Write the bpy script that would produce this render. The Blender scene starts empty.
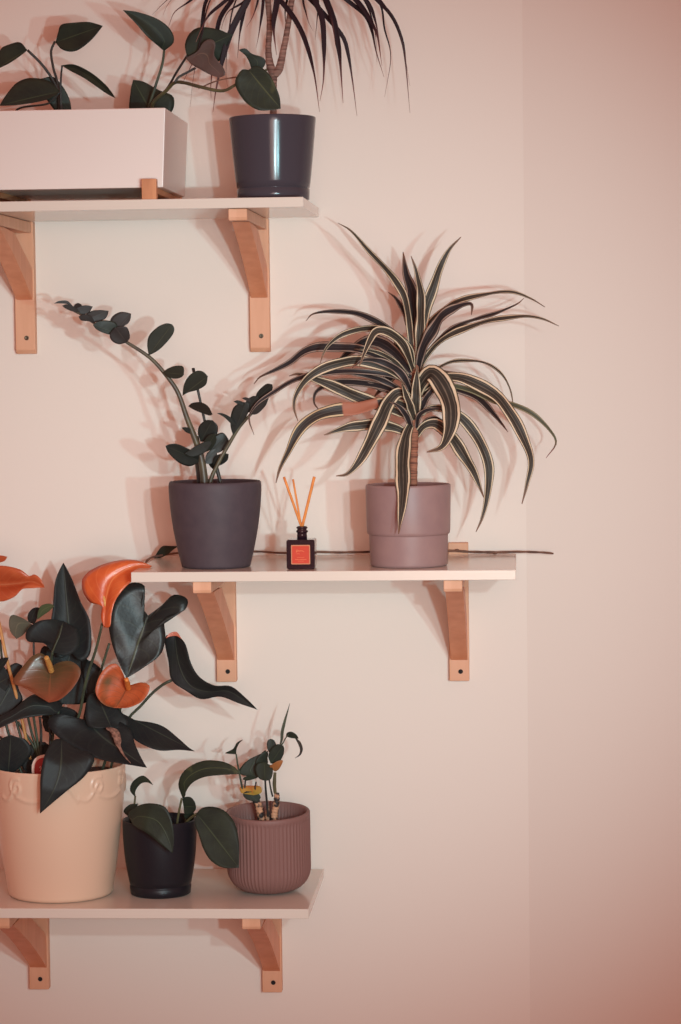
import bpy, bmesh, math, random
from mathutils import Vector, Matrix, noise
random.seed(7)
C = bpy.context.scene.collection

# ------------------------------------------------------------------ camera
YAW, PITCH, ROLL, F, DIST = 0.06811, 0.06097, -0.01213, 2646.376, 3.83715
Z0 = 1.5
def cam_axes():
    cy, sy, cp, sp = math.cos(YAW), math.sin(YAW), math.cos(PITCH), math.sin(PITCH)
    f = Vector((-sy*cp, cy*cp, -sp)); r = Vector((cy, sy, 0)); u = r.cross(f)
    c, s = math.cos(ROLL), math.sin(ROLL)
    return c*r+s*u, -s*r+c*u, f
CR, CU, CF = cam_axes()
CAM = Vector((0, -DIST, Z0))
cd = bpy.data.cameras.new('camera'); cam = bpy.data.objects.new('camera', cd); C.objects.link(cam)
cd.sensor_fit = 'VERTICAL'; cd.sensor_height = 36; cd.lens = F*36/1024
M = Matrix((CR, CU, -CF)).transposed().to_4x4(); M.translation = CAM; cam.matrix_world = M
bpy.context.scene.camera = cam

def W(px, py, Y):
    """point of the room seen at a photo position, Y metres in front of the shelf backs"""
    d = CF + CR*((px-340.5)/F) - CU*((py-512)/F)
    return CAM + d*((DIST-Y)/d.y)
def PS(px, py, Y):      # metres per pixel there
    return (W(px, py, Y)-CAM).dot(CF)/F

# ------------------------------------------------------------------ materials
def lin(c):
    return tuple(((v/255)/12.92 if v/255 <= .04045 else ((v/255+.055)/1.055)**2.4) for v in c)+(1,)
def new_mat(name, col, rough=.6, spec=.5, coat=0, sheen=0):
    m = bpy.data.materials.new(name); m.use_nodes = True
    b = m.node_tree.nodes['Principled BSDF']
    b.inputs['Base Color'].default_value = lin(col); b.inputs['Roughness'].default_value = rough
    b.inputs['Specular IOR Level'].default_value = spec
    b.inputs['Coat Weight'].default_value = coat
    return m
def nd(m, t, **kw):
    n = m.node_tree.nodes.new(t)
    for k, v in kw.items(): setattr(n, k, v)
    return n
def lk(m, a, b): m.node_tree.links.new(a, b)
def bsdf(m): return m.node_tree.nodes['Principled BSDF']
def ramp(m, stops, interp='LINEAR'):
    r = nd(m, 'ShaderNodeValToRGB'); e = r.color_ramp.elements
    r.color_ramp.interpolation = interp
    while len(e) < len(stops): e.new(.5)
    for el, (p, c) in zip(e, stops): el.position = p; el.color = lin(c)
    return r
def add_noise_bump(m, scale, strength, dist=.001, detail=4, coords='Object'):
    tc = nd(m, 'ShaderNodeTexCoord'); n = nd(m, 'ShaderNodeTexNoise'); b = nd(m, 'ShaderNodeBump')
    n.inputs['Scale'].default_value = scale; n.inputs['Detail'].default_value = detail
    b.inputs['Strength'].default_value = strength; b.inputs['Distance'].default_value = dist
    lk(m, tc.outputs[coords], n.inputs['Vector']); lk(m, n.outputs['Fac'], b.inputs['Height'])
    lk(m, b.outputs['Normal'], bsdf(m).inputs['Normal'])
    return n
def noisy(name, c1, c2, scale, rough=.6, bump=.2, spec=.5, stretch=None, detail=5, lo=.35, hi=.65):
    m = new_mat(name, c1, rough, spec)
    tc = nd(m, 'ShaderNodeTexCoord'); mp = nd(m, 'ShaderNodeMapping')
    if stretch: mp.inputs['Scale'].default_value = stretch
    n = nd(m, 'ShaderNodeTexNoise'); n.inputs['Scale'].default_value = scale; n.inputs['Detail'].default_value = detail
    r = ramp(m, [(lo, c1), (hi, c2)])
    lk(m, tc.outputs['Object'], mp.inputs[0]); lk(m, mp.outputs[0], n.inputs['Vector'])
    lk(m, n.outputs['Fac'], r.inputs[0]); lk(m, r.outputs[0], bsdf(m).inputs['Base Color'])
    if bump:
        b = nd(m, 'ShaderNodeBump'); b.inputs['Strength'].default_value = bump; b.inputs['Distance'].default_value = .001
        lk(m, n.outputs['Fac'], b.inputs['Height']); lk(m, b.outputs[0], bsdf(m).inputs['Normal'])
    return m

mat_wall = new_mat('painted_wall', (231, 219, 208), .85, .2); add_noise_bump(mat_wall, 180, .08)
mat_wall2 = new_mat('painted_wall_return', (228, 215, 204), .85, .2); add_noise_bump(mat_wall2, 180, .08)
mat_shelf = new_mat('white_laminate', (217, 205, 192), .16, .5)
mat_wood = noisy('birch_wood', (224, 170, 138), (208, 152, 118), 14, .5, .08, .3, stretch=(3, 3, .35), lo=.3, hi=.7)
mat_wood_red = noisy('birch_brace_wood', (228, 156, 118), (212, 138, 100), 16, .5, .08, .3, stretch=(3, 3, .3), lo=.3, hi=.7)
mat_stand = noisy('oak_stand_wood', (206, 142, 100), (176, 112, 76), 20, .5, .1, .3, stretch=(3, .5, .5))
mat_screw = new_mat('dark_screw_metal', (92, 80, 66), .4, .5); bsdf(mat_screw).inputs['Metallic'].default_value = .8
mat_hole = new_mat('screw_recess', (25, 20, 20), .8)
mat_trough = new_mat('white_trough_plastic', (226, 214, 206), .3, .45)
mat_soil = noisy('potting_soil', (38, 28, 26), (70, 50, 42), 160, .95, .8)
mat_gloss_purple = new_mat('glossy_plum_glaze', (68, 63, 70), .16, .22, coat=0)
mat_charcoal = noisy('charcoal_matte_ceramic', (72, 62, 68), (78, 67, 72), 60, .6, .05, .3)
mat_mauve = noisy('mauve_satin_ceramic', (146, 117, 115), (154, 124, 120), 30, .45, .04, .35)
mat_pink = new_mat('cream_pink_glaze', (222, 188, 162), .32, .4, coat=.1)
mat_navy = new_mat('dark_navy_plastic', (27, 26, 32), .4, .3)
mat_ribbed = new_mat('dusty_rose_ceramic', (130, 95, 89), .55, .3)
mat_trunk = noisy('ringed_trunk_bark', (160, 122, 108), (96, 68, 62), 9, .8, .9, .2, stretch=(4, 4, 40))
mat_trunk2 = noisy('cane_bark', (170, 112, 88), (104, 66, 56), 9, .8, .9, .2, stretch=(4, 4, 60))
mat_stump = noisy('blotched_cutting_bark', (206, 152, 118), (44, 36, 34), 90, .6, .8, .4, lo=.42, hi=.52)
mat_glass = new_mat('smoked_glass', (196, 178, 176), .05, .5)
bsdf(mat_glass).inputs['Transmission Weight'].default_value = .85
mat_bottle = new_mat('dark_amber_glass', (30, 18, 28), .08, .6, coat=.4)
mat_label = new_mat('orange_label_paper', (196, 62, 38), .6, .3)
mat_label_edge = new_mat('cream_label_border', (196, 128, 92), .6, .3)
mat_label_ink = new_mat('pale_label_print', (232, 138, 96), .6, .3)
mat_reed = noisy('orange_reed', (234, 150, 78), (214, 126, 60), 60, .7, .2, stretch=(3, 3, .3))
mat_tag = new_mat('red_tag_card', (166, 40, 40), .5); mat_tag_w = new_mat('white_tag_card', (228, 200, 186), .5)
mat_spadix = noisy('yellow_spadix', (214, 162, 88), (190, 134, 66), 300, .6, .5)
mat_spadix2 = noisy('orange_spadix', (226, 138, 62), (206, 112, 46), 300, .6, .5)
mat_stem = noisy('green_petiole', (70, 78, 56), (52, 58, 44), 40, .5, .1)
mat_stem_dark = noisy('dark_petiole', (52, 50, 44), (40, 38, 38), 40, .5, .1)
mat_stem_zz = noisy('olive_zz_stalk', (92, 86, 62), (70, 60, 50), 50, .45, .1)
mat_stem_lime = noisy('lime_vine_stem', (100, 94, 62), (70, 64, 46), 30, .5, .2)
mat_stem_tan = noisy('tan_stalk', (214, 158, 96), (190, 130, 76), 40, .6, .2)
mat_vine = noisy('brown_vine_bark', (128, 84, 64), (74, 52, 44), 40, .7, .3)

def leaf_mat(name, c1, c2, vein, rough=.35, spec=.5, veinw=.05, side=.25, tip=None, coat=0, back=None, edge=None, blotch=None):
    """leaf: mottled blade, midrib and curved side veins from the mesh's own leaf coordinates (u across, v along)"""
    m = new_mat(name, c1, rough, spec, coat=coat)
    uv = nd(m, 'ShaderNodeUVMap'); uv.uv_map = 'leaf'
    sp = nd(m, 'ShaderNodeSeparateXYZ'); lk(m, uv.outputs[0], sp.inputs[0])
    tc = nd(m, 'ShaderNodeTexCoord'); n = nd(m, 'ShaderNodeTexNoise'); n.inputs['Scale'].default_value = 35
    n.inputs['Detail'].default_value = 4
    lk(m, tc.outputs['Object'], n.inputs['Vector'])
    r = ramp(m, [(.3, c1), (.7, c2)]); lk(m, n.outputs['Fac'], r.inputs[0])
    sub = nd(m, 'ShaderNodeMath', operation='SUBTRACT'); sub.inputs[1].default_value = .5; lk(m, sp.outputs[0], sub.inputs[0])
    ab = nd(m, 'ShaderNodeMath', operation='ABSOLUTE'); lk(m, sub.outputs[0], ab.inputs[0])        # 0 at midrib .. .5 edge
    # side veins : sin((v - |u|*k)*freq)
    mu = nd(m, 'ShaderNodeMath', operation='MULTIPLY'); mu.inputs[1].default_value = -.7; lk(m, ab.outputs[0], mu.inputs[0])
    ad = nd(m, 'ShaderNodeMath', operation='ADD'); lk(m, sp.outputs[1], ad.inputs[0]); lk(m, mu.outputs[0], ad.inputs[1])
    fq = nd(m, 'ShaderNodeMath', operation='MULTIPLY'); fq.inputs[1].default_value = 50; lk(m, ad.outputs[0], fq.inputs[0])
    si = nd(m, 'ShaderNodeMath', operation='SINE'); lk(m, fq.outputs[0], si.inputs[0])
    mr = nd(m, 'ShaderNodeMapRange'); mr.inputs[1].default_value = .86; mr.inputs[2].default_value = 1; mr.inputs[4].default_value = side
    lk(m, si.outputs[0], mr.inputs[0])
    mid = nd(m, 'ShaderNodeMapRange'); mid.inputs[1].default_value = 0; mid.inputs[2].default_value = veinw/2+.012
    mid.inputs[3].default_value = .9; mid.inputs[4].default_value = 0; lk(m, ab.outputs[0], mid.inputs[0])
    mx = nd(m, 'ShaderNodeMath', operation='MAXIMUM'); lk(m, mr.outputs[0], mx.inputs[0]); lk(m, mid.outputs[0], mx.inputs[1])
    mix = nd(m, 'ShaderNodeMixRGB'); mix.inputs[2].default_value = lin(vein)
    lk(m, mx.outputs[0], mix.inputs[0]); lk(m, r.outputs[0], mix.inputs[1])
    out = mix.outputs[0]
    if tip:
        rr = nd(m, 'ShaderNodeMapRange'); rr.inputs[1].default_value = .3; rr.inputs[2].default_value = 1
        n2 = nd(m, 'ShaderNodeTexNoise'); n2.inputs['Scale'].default_value = 18; lk(m, tc.outputs['Object'], n2.inputs['Vector'])
        a2 = nd(m, 'ShaderNodeMath', operation='MULTIPLY_ADD'); a2.inputs[1].default_value = .6; lk(m, n2.outputs['Fac'], a2.inputs[0])
        s2 = nd(m, 'ShaderNodeMath', operation='SUBTRACT'); s2.inputs[1].default_value = .3; lk(m, sp.outputs[1], s2.inputs[0])
        lk(m, s2.outputs[0], a2.inputs[2]); lk(m, a2.outputs[0], rr.inputs[0])
        mt = nd(m, 'ShaderNodeMixRGB'); mt.inputs[2].default_value = lin(tip)
        lk(m, rr.outputs[0], mt.inputs[0]); lk(m, out, mt.inputs[1]); out = mt.outputs[0]
    if blotch:
        col, lo, hi, sc = blotch
        n3 = nd(m, 'ShaderNodeTexNoise'); n3.inputs['Scale'].default_value = sc; lk(m, tc.outputs['Object'], n3.inputs['Vector'])
        r3 = nd(m, 'ShaderNodeMapRange'); r3.inputs[1].default_value = lo; r3.inputs[2].default_value = hi; lk(m, n3.outputs['Fac'], r3.inputs[0])
        mb = nd(m, 'ShaderNodeMixRGB'); mb.inputs[2].default_value = lin(col); lk(m, r3.outputs[0], mb.inputs[0]); lk(m, out, mb.inputs[1]); out = mb.outputs[0]
    lk(m, out, bsdf(m).inputs['Base Color'])
    b = nd(m, 'ShaderNodeBump'); b.inputs['Strength'].default_value = .25; b.inputs['Distance'].default_value = .001
    n4 = nd(m, 'ShaderNodeTexNoise'); n4.inputs['Scale'].default_value = 70; n4.inputs['Detail'].default_value = 3; lk(m, tc.outputs['Object'], n4.inputs['Vector'])
    hh = nd(m, 'ShaderNodeMath', operation='MULTIPLY_ADD'); hh.inputs[1].default_value = 2.2; lk(m, n4.outputs['Fac'], hh.inputs[0]); lk(m, mx.outputs[0], hh.inputs[2])
    lk(m, hh.outputs[0], b.inputs['Height']); lk(m, b.outputs[0], bsdf(m).inputs['Normal'])
    return m
mat_anth = leaf_mat('anthurium_leaf', (30, 31, 33), (37, 40, 38), (64, 70, 58), .5, .22, .03, .12)
mat_scar = noisy('dry_scar_tissue', (156, 112, 94), (92, 64, 54), 220, .9, .6)
mat_anth_top = leaf_mat('glossy_anthurium_leaf', (30, 31, 31), (38, 39, 36), (84, 88, 66), .4, .28, .03, .12)
mat_anth_grey = leaf_mat('anthurium_leaf_underside', (84, 82, 68), (96, 92, 78), (120, 112, 90), .5, .4, .05, .15)
mat_anth_green = leaf_mat('young_anthurium_leaf', (70, 86, 58), (84, 92, 64), (120, 122, 84), .4, .4, .05, .15)
mat_anth_scar = leaf_mat('anthurium_leaf_scarred', (30, 31, 33), (36, 38, 37), (62, 68, 58), .5, .22, .03, .1, blotch=((150, 106, 88), .7, .74, 38))
mat_pothos = leaf_mat('pothos_leaf', (33, 38, 33), (46, 53, 41), (66, 76, 54), .5, .25, .03, .08)
mat_pothos_brown = leaf_mat('pothos_leaf_underside', (92, 74, 70), (76, 66, 60), (112, 92, 80), .5, .4, .04, .15)
mat_pothos_var = leaf_mat('variegated_pothos_leaf', (36, 41, 34), (48, 54, 40), (84, 88, 56), .5, .25, .04, .1, blotch=((84, 86, 56), .6, .7, 30))
mat_zz = leaf_mat('zz_leaf', (38, 41, 36), (47, 51, 42), (68, 72, 56), .45, .3, .04, .04)
mat_zz_dark = leaf_mat('dark_zz_leaf', (30, 32, 29), (38, 40, 35), (54, 56, 46), .45, .3, .04, .04)
mat_zz_top = leaf_mat('purplish_zz_leaf', (52, 45, 44), (46, 43, 40), (72, 64, 60), .5, .3, .04, .04)
mat_spathe_o = leaf_mat('orange_spathe', (220, 108, 56), (190, 78, 40), (226, 130, 78), .34, .4, .03, .3, coat=.1)
mat_spathe_red = leaf_mat('rust_orange_spathe', (172, 74, 42), (188, 92, 54), (196, 112, 74), .34, .4, .03, .3, coat=.1)
mat_spathe_br = leaf_mat('fading_olive_orange_spathe', (78, 68, 44), (98, 68, 44), (130, 78, 50), .34, .4, .03, .3, tip=(140, 74, 50), coat=.1)
mat_spathe_lo = leaf_mat('orange_spathe_with_olive_top', (194, 94, 52), (158, 78, 46), (112, 64, 42), .42, .35, .03, .35, blotch=((84, 78, 50), .55, .68, 22))
mat_sick = leaf_mat('yellowing_leaf', (190, 150, 66), (150, 132, 54), (200, 96, 52), .5, .4, .05, .2, tip=(192, 96, 54))
mat_sick_o = leaf_mat('orange_dying_leaf', (172, 106, 60), (128, 92, 54), (190, 120, 70), .5, .4, .05, .2)

def dracaena_mat(name, pale, dark, rim, tipc=None, brown=None, cmid=(92, 88, 76)):
    m = new_mat(name, dark, .55, .25)
    uv = nd(m, 'ShaderNodeUVMap'); uv.uv_map = 'leaf'
    sp = nd(m, 'ShaderNodeSeparateXYZ'); lk(m, uv.outputs[0], sp.inputs[0])
    sub = nd(m, 'ShaderNodeMath', operation='SUBTRACT'); sub.inputs[1].default_value = .5; lk(m, sp.outputs[0], sub.inputs[0])
    ab = nd(m, 'ShaderNodeMath', operation='ABSOLUTE'); lk(m, sub.outputs[0], ab.inputs[0])
    tc = nd(m, 'ShaderNodeTexCoord'); n = nd(m, 'ShaderNodeTexNoise'); n.inputs['Scale'].default_value = 60
    lk(m, tc.outputs['Object'], n.inputs['Vector'])
    w = nd(m, 'ShaderNodeMath', operation='MULTIPLY_ADD'); w.inputs[1].default_value = .07; lk(m, n.outputs['Fac'], w.inputs[0]); lk(m, ab.outputs[0], w.inputs[2])
    s = nd(m, 'ShaderNodeMath', operation='SUBTRACT'); s.inputs[1].default_value = .035; lk(m, w.outputs[0], s.inputs[0])
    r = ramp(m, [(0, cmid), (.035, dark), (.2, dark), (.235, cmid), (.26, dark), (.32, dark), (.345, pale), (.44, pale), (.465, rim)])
    lk(m, s.outputs[0], r.inputs[0]); out = r.outputs[0]
    if brown:
        lo, hi, col = brown
        a = nd(m, 'ShaderNodeMapRange'); a.inputs[1].default_value = lo; a.inputs[2].default_value = lo+.01; lk(m, sp.outputs[1], a.inputs[0])
        b = nd(m, 'ShaderNodeMapRange'); b.inputs[1].default_value = hi; b.inputs[2].default_value = hi+.01; b.inputs[3].default_value = 1; b.inputs[4].default_value = 0; lk(m, sp.outputs[1], b.inputs[0])
        mu = nd(m, 'ShaderNodeMath', operation='MULTIPLY'); lk(m, a.outputs[0], mu.inputs[0]); lk(m, b.outputs[0], mu.inputs[1])
        mb = nd(m, 'ShaderNodeMixRGB'); mb.inputs[2].default_value = lin(col); lk(m, mu.outputs[0], mb.inputs[0]); lk(m, out, mb.inputs[1]); out = mb.outputs[0]
    t = nd(m, 'ShaderNodeMapRange'); t.inputs[1].default_value = .88; t.inputs[2].default_value = 1; lk(m, sp.outputs[1], t.inputs[0])
    mt = nd(m, 'ShaderNodeMixRGB'); mt.inputs[2].default_value = lin(tipc or (120, 84, 66)); lk(m, t.outputs[0], mt.inputs[0]); lk(m, out, mt.inputs[1])
    lk(m, mt.outputs[0], bsdf(m).inputs['Base Color'])
    return m
mat_drac = dracaena_mat('striped_dracaena_leaf', (214, 190, 160), (54, 48, 42), (74, 66, 50), cmid=(112, 98, 84))
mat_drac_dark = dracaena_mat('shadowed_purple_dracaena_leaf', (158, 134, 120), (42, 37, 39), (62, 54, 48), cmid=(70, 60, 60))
mat_drac_brown = dracaena_mat('dracaena_leaf_with_brown_patch', (200, 176, 140), (56, 50, 48), (84, 72, 54), brown=(.2, .4, (164, 104, 82)))
mat_drac_red = dracaena_mat('dracaena_leaf_with_red_tip', (150, 136, 104), (76, 76, 58), (96, 90, 60), tipc=(130, 44, 50))
def marg_mat():
    m = new_mat('dark_red_dragon_tree_leaf', (46, 30, 36), .55, .22)
    uv = nd(m, 'ShaderNodeUVMap'); uv.uv_map = 'leaf'; sp = nd(m, 'ShaderNodeSeparateXYZ'); lk(m, uv.outputs[0], sp.inputs[0])
    r = ramp(m, [(0, (42, 27, 33)), (.72, (42, 27, 33)), (.86, (104, 62, 60)), (1, (150, 104, 92))]); lk(m, sp.outputs[1], r.inputs[0])
    lk(m, r.outputs[0], bsdf(m).inputs['Base Color']); return m
mat_marg = marg_mat()

# ------------------------------------------------------------------ object helpers
def link_obj(name, bm, mat, parent=None, smooth=True, bevel=0, solid=0):
    me = bpy.data.meshes.new(name); bm.normal_update(); bm.to_mesh(me); bm.free()
    if smooth:
        for p in me.polygons: p.use_smooth = True
    for m in (mat if isinstance(mat, (list, tuple)) else [mat]): me.materials.append(m)
    o = bpy.data.objects.new(name, me); C.objects.link(o)
    if parent is not None:
        o.parent = parent; root = parent
        while root.parent is not None: root = root.parent
        for v in me.vertices: v.co -= root.location
    if solid:
        s = o.modifiers.new('thickness', 'SOLIDIFY'); s.thickness = solid; s.offset = 0
    if bevel:
        b = o.modifiers.new('bevel', 'BEVEL'); b.width = bevel; b.segments = 3; b.limit_method = 'ANGLE'
        b.harden_normals = False
    return o
def thing(name, label, cat, loc, group=None):
    o = bpy.data.objects.new(name, None); C.objects.link(o); o.location = loc; o.empty_display_size = .02
    o['label'] = label; o['category'] = cat
    if group: o['group'] = group
    return o
def struct(o): o['kind'] = 'structure'; return o
def box_bm(p0, p1, bm=None):
    bm = bm or bmesh.new()
    v = [bm.verts.new((x, y, z)) for x in (p0[0], p1[0]) for y in (p0[1], p1[1]) for z in (p0[2], p1[2])]
    for f in ((0, 1, 3, 2), (4, 6, 7, 5), (0, 4, 5, 1), (2, 3, 7, 6), (0, 2, 6, 4), (1, 5, 7, 3)): bm.faces.new([v[i] for i in f])
    bmesh.ops.recalc_face_normals(bm, faces=bm.faces); return bm
def prism_x(poly, x0, x1):        # poly in (y,z), extruded along x
    bm = bmesh.new(); a = [bm.verts.new((x0, y, z)) for y, z in poly]; b = [bm.verts.new((x1, y, z)) for y, z in poly]
    n = len(poly); bm.faces.new(a); bm.faces.new(b[::-1])
    for i in range(n): bm.faces.new((a[i], b[i], b[(i+1) % n], a[(i+1) % n]))
    bmesh.ops.recalc_face_normals(bm, faces=bm.faces); return bm
def catmull(P, n):
    """resample a polyline smoothly, equal arc steps"""
    P = [Vector(p) for p in P]
    if len(P) == 2: return [P[0].lerp(P[1], i/(n-1)) for i in range(n)]
    Q = [2*P[0]-P[1]]+P+[2*P[-1]-P[-2]]; out = []
    for i in range(1, len(Q)-2):
        for k in range(14):
            t = k/14; a, b, c, d = Q[i-1:i+3]
            out.append(.5*((2*b)+(c-a)*t+(2*a-5*b+4*c-d)*t*t+(3*b-a-3*c+d)*t**3))
    out.append(P[-1]); L = [0]
    for a, b in zip(out, out[1:]): L.append(L[-1]+(b-a).length)
    res = []; j = 0
    for i in range(n):
        s = L[-1]*i/(n-1)
        while j < len(L)-2 and L[j+1] < s: j += 1
        h = L[j+1]-L[j]; res.append(out[j].lerp(out[j+1], (s-L[j])/h if h > 1e-12 else 0))
    return res
def interp(vals, t):
    if not isinstance(vals, (list, tuple)): return vals
    x = t*(len(vals)-1); i = min(int(x), len(vals)-2); return vals[i]+(vals[i+1]-vals[i])*(x-i)
def tube_bm(P, R, n=24, seg=8, bm=None, bumps=0):
    bm = bm or bmesh.new(); pts = catmull(P, n); rings = []
    s0 = None
    for i, p in enumerate(pts):
        t = (pts[min(i+1, n-1)]-pts[max(i-1, 0)]).normalized()
        if s0 is None: s0 = t.orthogonal().normalized()
        s0 = (s0-t*s0.dot(t)).normalized(); b = t.cross(s0); r = interp(R, i/(n-1))
        if bumps: r *= 1+bumps*math.sin(i*2.1)
        rings.append([bm.verts.new(p+(s0*math.cos(a)+b*math.sin(a))*r) for a in [2*math.pi*k/seg for k in range(seg)]])
    for a, b in zip(rings, rings[1:]):
        for k in range(seg): bm.faces.new((a[k], a[(k+1) % seg], b[(k+1) % seg], b[k]))
    bm.faces.new(rings[0][::-1]); bm.faces.new(rings[-1]); return bm
def lathe_bm(prof, c, seg=96, disp=None):
    """prof: (r,z) list, outer bottom to inner bottom"""
    bm = bmesh.new(); rings = []
    for (r, z) in prof:
        if r < 1e-5: rings.append([bm.verts.new((c[0], c[1], c[2]+z))]*seg); continue
        ring = []
        for k in range(seg):
            a = 2*math.pi*k/seg; rr = r+(disp(a, z, r) if disp else 0)
            ring.append(bm.verts.new((c[0]+rr*math.cos(a), c[1]+rr*math.sin(a), c[2]+z)))
        rings.append(ring)
    for a, b in zip(rings, rings[1:]):
        for k in range(seg):
            q = [a[k], a[(k+1) % seg], b[(k+1) % seg], b[k]]; u = []
            for v in q:
                if v not in u: u.append(v)
            if len(u) > 2: bm.faces.new(u)
    bmesh.ops.recalc_face_normals(bm, faces=bm.faces); return bm
def T(ox, oy, s): return lambda pts: [(ox+x/s, oy+y/s) for x, y in pts]
ID = T(0, 0, 1)

def blade_bm(P, hw, n=40, roll=0, fold=.25, prof=None, wave=0.0, m=2, bm=None):
    """strap leaf. P: 3-D centre line, hw: greatest half width (m), roll (deg, may be a list), fold: V depth"""
    bm = bm or bmesh.new(); uvl = bm.loops.layers.uv.get('leaf') or bm.loops.layers.uv.new('leaf')
    pts = catmull(P, n); rows = []; ph = random.random()*6
    for i, p in enumerate(pts):
        v = i/(n-1); t = (pts[min(i+1, n-1)]-pts[max(i-1, 0)]).normalized()
        view = Vector((0, -1, .05)).normalized(); s = t.cross(view)
        s = s.normalized() if s.length > .05 else Vector((1, 0, 0))
        nn = s.cross(t).normalized(); a = math.radians(interp(roll, v)); s2 = s*math.cos(a)+nn*math.sin(a); n2 = s2.cross(t).normalized()
        w = hw*(interp(prof, v) if prof else min(1, (.45+v*2.2))*max(.04, min(1, (1-v)*1.9))**.85)
        row = []
        for k in range(-m, m+1):
            u = k/m
            q = p+s2*(u*w)-n2*((1-abs(u))*w*fold)+n2*(wave*w*math.sin(v*22+ph+u*1.3)*abs(u))
            row.append((bm.verts.new(q), (.5+u/2, v)))
        rows.append(row)
    for a, b in zip(rows, rows[1:]):
        for k in range(2*m):
            q = [a[k], a[k+1], b[k+1], b[k]]; f = bm.faces.new([x[0] for x in q])
            for l, x in zip(f.loops, q): l[uvl].uv = x[1]
    return bm
def loft_bm(base, tip, L, R, mid=None, Y=(.15, .15), tl=0.0, tr=0.0, cup=.0, n=26, m=5, wave=.0, hump=0.0):
    """broad leaf between two outlines from petiole to tip. Y: distance from wall along the midrib; tl/tr: how far each side comes forward (m)"""
    bm = bmesh.new(); uvl = bm.loops.layers.uv.new('leaf'); ph = random.random()*6
    v3 = lambda p: (p[0], p[1], 0)
    Mi = catmull([v3(base)]+[v3(q) for q in (mid or [])]+[v3(tip)], n)
    Lo = catmull([v3(base)]+[v3(q) for q in L]+[v3(tip)], n); Ro = catmull([v3(base)]+[v3(q) for q in R]+[v3(tip)], n)
    if not mid:      # a curved leaf: the midrib follows the blade instead of the chord
        bad = any((Mi[i]-(Lo[i]+Ro[i])/2).length > .42*(Lo[i]-Ro[i]).length for i in range(int(n*.35), int(n*.75)))
        if bad: Mi = [Mi[i].lerp((Lo[i]+Ro[i])/2, min(1, i/(n-1)*5)) for i in range(n)]
    rows = []
    for i in range(n):
        v = i/(n-1); y0 = interp(list(Y), v)+hump*math.sin(math.pi*v); row = []
        for side, E, tt in ((-1, Lo, tl), (1, Ro, tr)):
            for k in (range(m, 0, -1) if side < 0 else range(0, m+1)):
                s = k/m; q = Mi[i].lerp(E[i], s); ww = min(1, (E[i]-Mi[i]).length/18)
                y = y0+tt*(s**1.3)*ww-cup*math.sin(math.pi*s)*ww+wave*math.sin(v*13+ph+side)*s*ww
                row.append((q, y, (.5+side*s/2, v)))
        rows.append([(bm.verts.new(W(q.x, q.y, max(y, .006))), uv) for q, y, uv in row])
    for a, b in zip(rows, rows[1:]):
        for k in range(2*m):
            q = [a[k], a[k+1], b[k+1], b[k]]; f = bm.faces.new([x[0] for x in q])
            for l, x in zip(f.loops, q): l[uvl].uv = x[1]
    bmesh.ops.remove_doubles(bm, verts=bm.verts, dist=2e-6)
    for f in [f for f in bm.faces if f.calc_area() < 1e-12]: bm.faces.remove(f)
    return bm
def leaf(parent, xf, base, tip, L, R, mat, Y=(.15, .15), name='leaf', **kw):
    f = lambda p: xf([p])[0]
    mid = kw.pop('mid', None)
    bm = loft_bm(f(base), f(tip), xf(L), xf(R), mid=xf(mid) if mid else None, Y=Y, **kw)
    return link_obj(name, bm, mat, parent, solid=.0007)
def stem(parent, tr, P, r, mat, Y=(.15, .15), name='stem', n=26, bumps=0):
    """r in pixels, Y list along the stem"""
    q = tr(P); k = len(q); pts = [W(x, y, interp(list(Y), i/(k-1))) for i, (x, y) in enumerate(q)]
    s = PS(q[0][0], q[0][1], Y[0]); R = [a*s for a in r] if isinstance(r, (list, tuple)) else r*s
    return link_obj(name, tube_bm(pts, R, n, 10, bumps=bumps), mat, parent)

# ------------------------------------------------------------------ room
SX = .008            # seam of the wall
def wall_bm(a, b, z0, z1, th):
    d = (Vector(b)-Vector(a)).normalized(); nrm = Vector((-d.y, d.x))*th
    bm = bmesh.new(); v = [Vector(a), Vector(b), Vector(b)+nrm, Vector(a)+nrm]
    lo = [bm.verts.new((p.x, p.y, z0)) for p in v]; hi = [bm.verts.new((p.x, p.y, z1)) for p in v]
    bm.faces.new(lo); bm.faces.new(hi)
    for i in range(4): bm.faces.new((lo[i], lo[(i+1) % 4], hi[(i+1) % 4], hi[i]))
    bmesh.ops.recalc_face_normals(bm, faces=bm.faces); return bm
WB = .0165
struct(link_obj('wall_back', wall_bm((-2.4, WB), (SX, WB), 0, 2.7, .12), mat_wall, smooth=False))
ang = math.radians(-8)
struct(link_obj('wall_right', wall_bm((SX, WB), (SX+1.6*math.cos(ang), WB+1.6*math.sin(ang)), 0, 2.7, .12), mat_wall2, smooth=False))

# ------------------------------------------------------------------ shelves
TH = .0136
zs1, zs2, zs3 = Z0+.20633, Z0-.29755, Z0-.75984
def shelf(x0, x1, z, label):
    t = thing('wall_shelf', label, 'shelf', ((x0+x1)/2, -.14, z-TH), 'white wall shelves')
    link_obj('board', box_bm((x0, -.28, z-TH), (x1, 0, z)), mat_shelf, t, smooth=False, bevel=.0008)
    return t
x2l = W(131, 573, .28).x
shelf(-.95, -.28777, zs1, 'topmost white wall shelf, carrying the white trough and the glossy plum pot')
shelf(x2l, -.00706, zs2, 'middle white wall shelf, carrying the scent diffuser')
shelf(-.95, -.29288, zs3, 'lowest white wall shelf, carrying the anthurium and two small pots')

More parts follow.
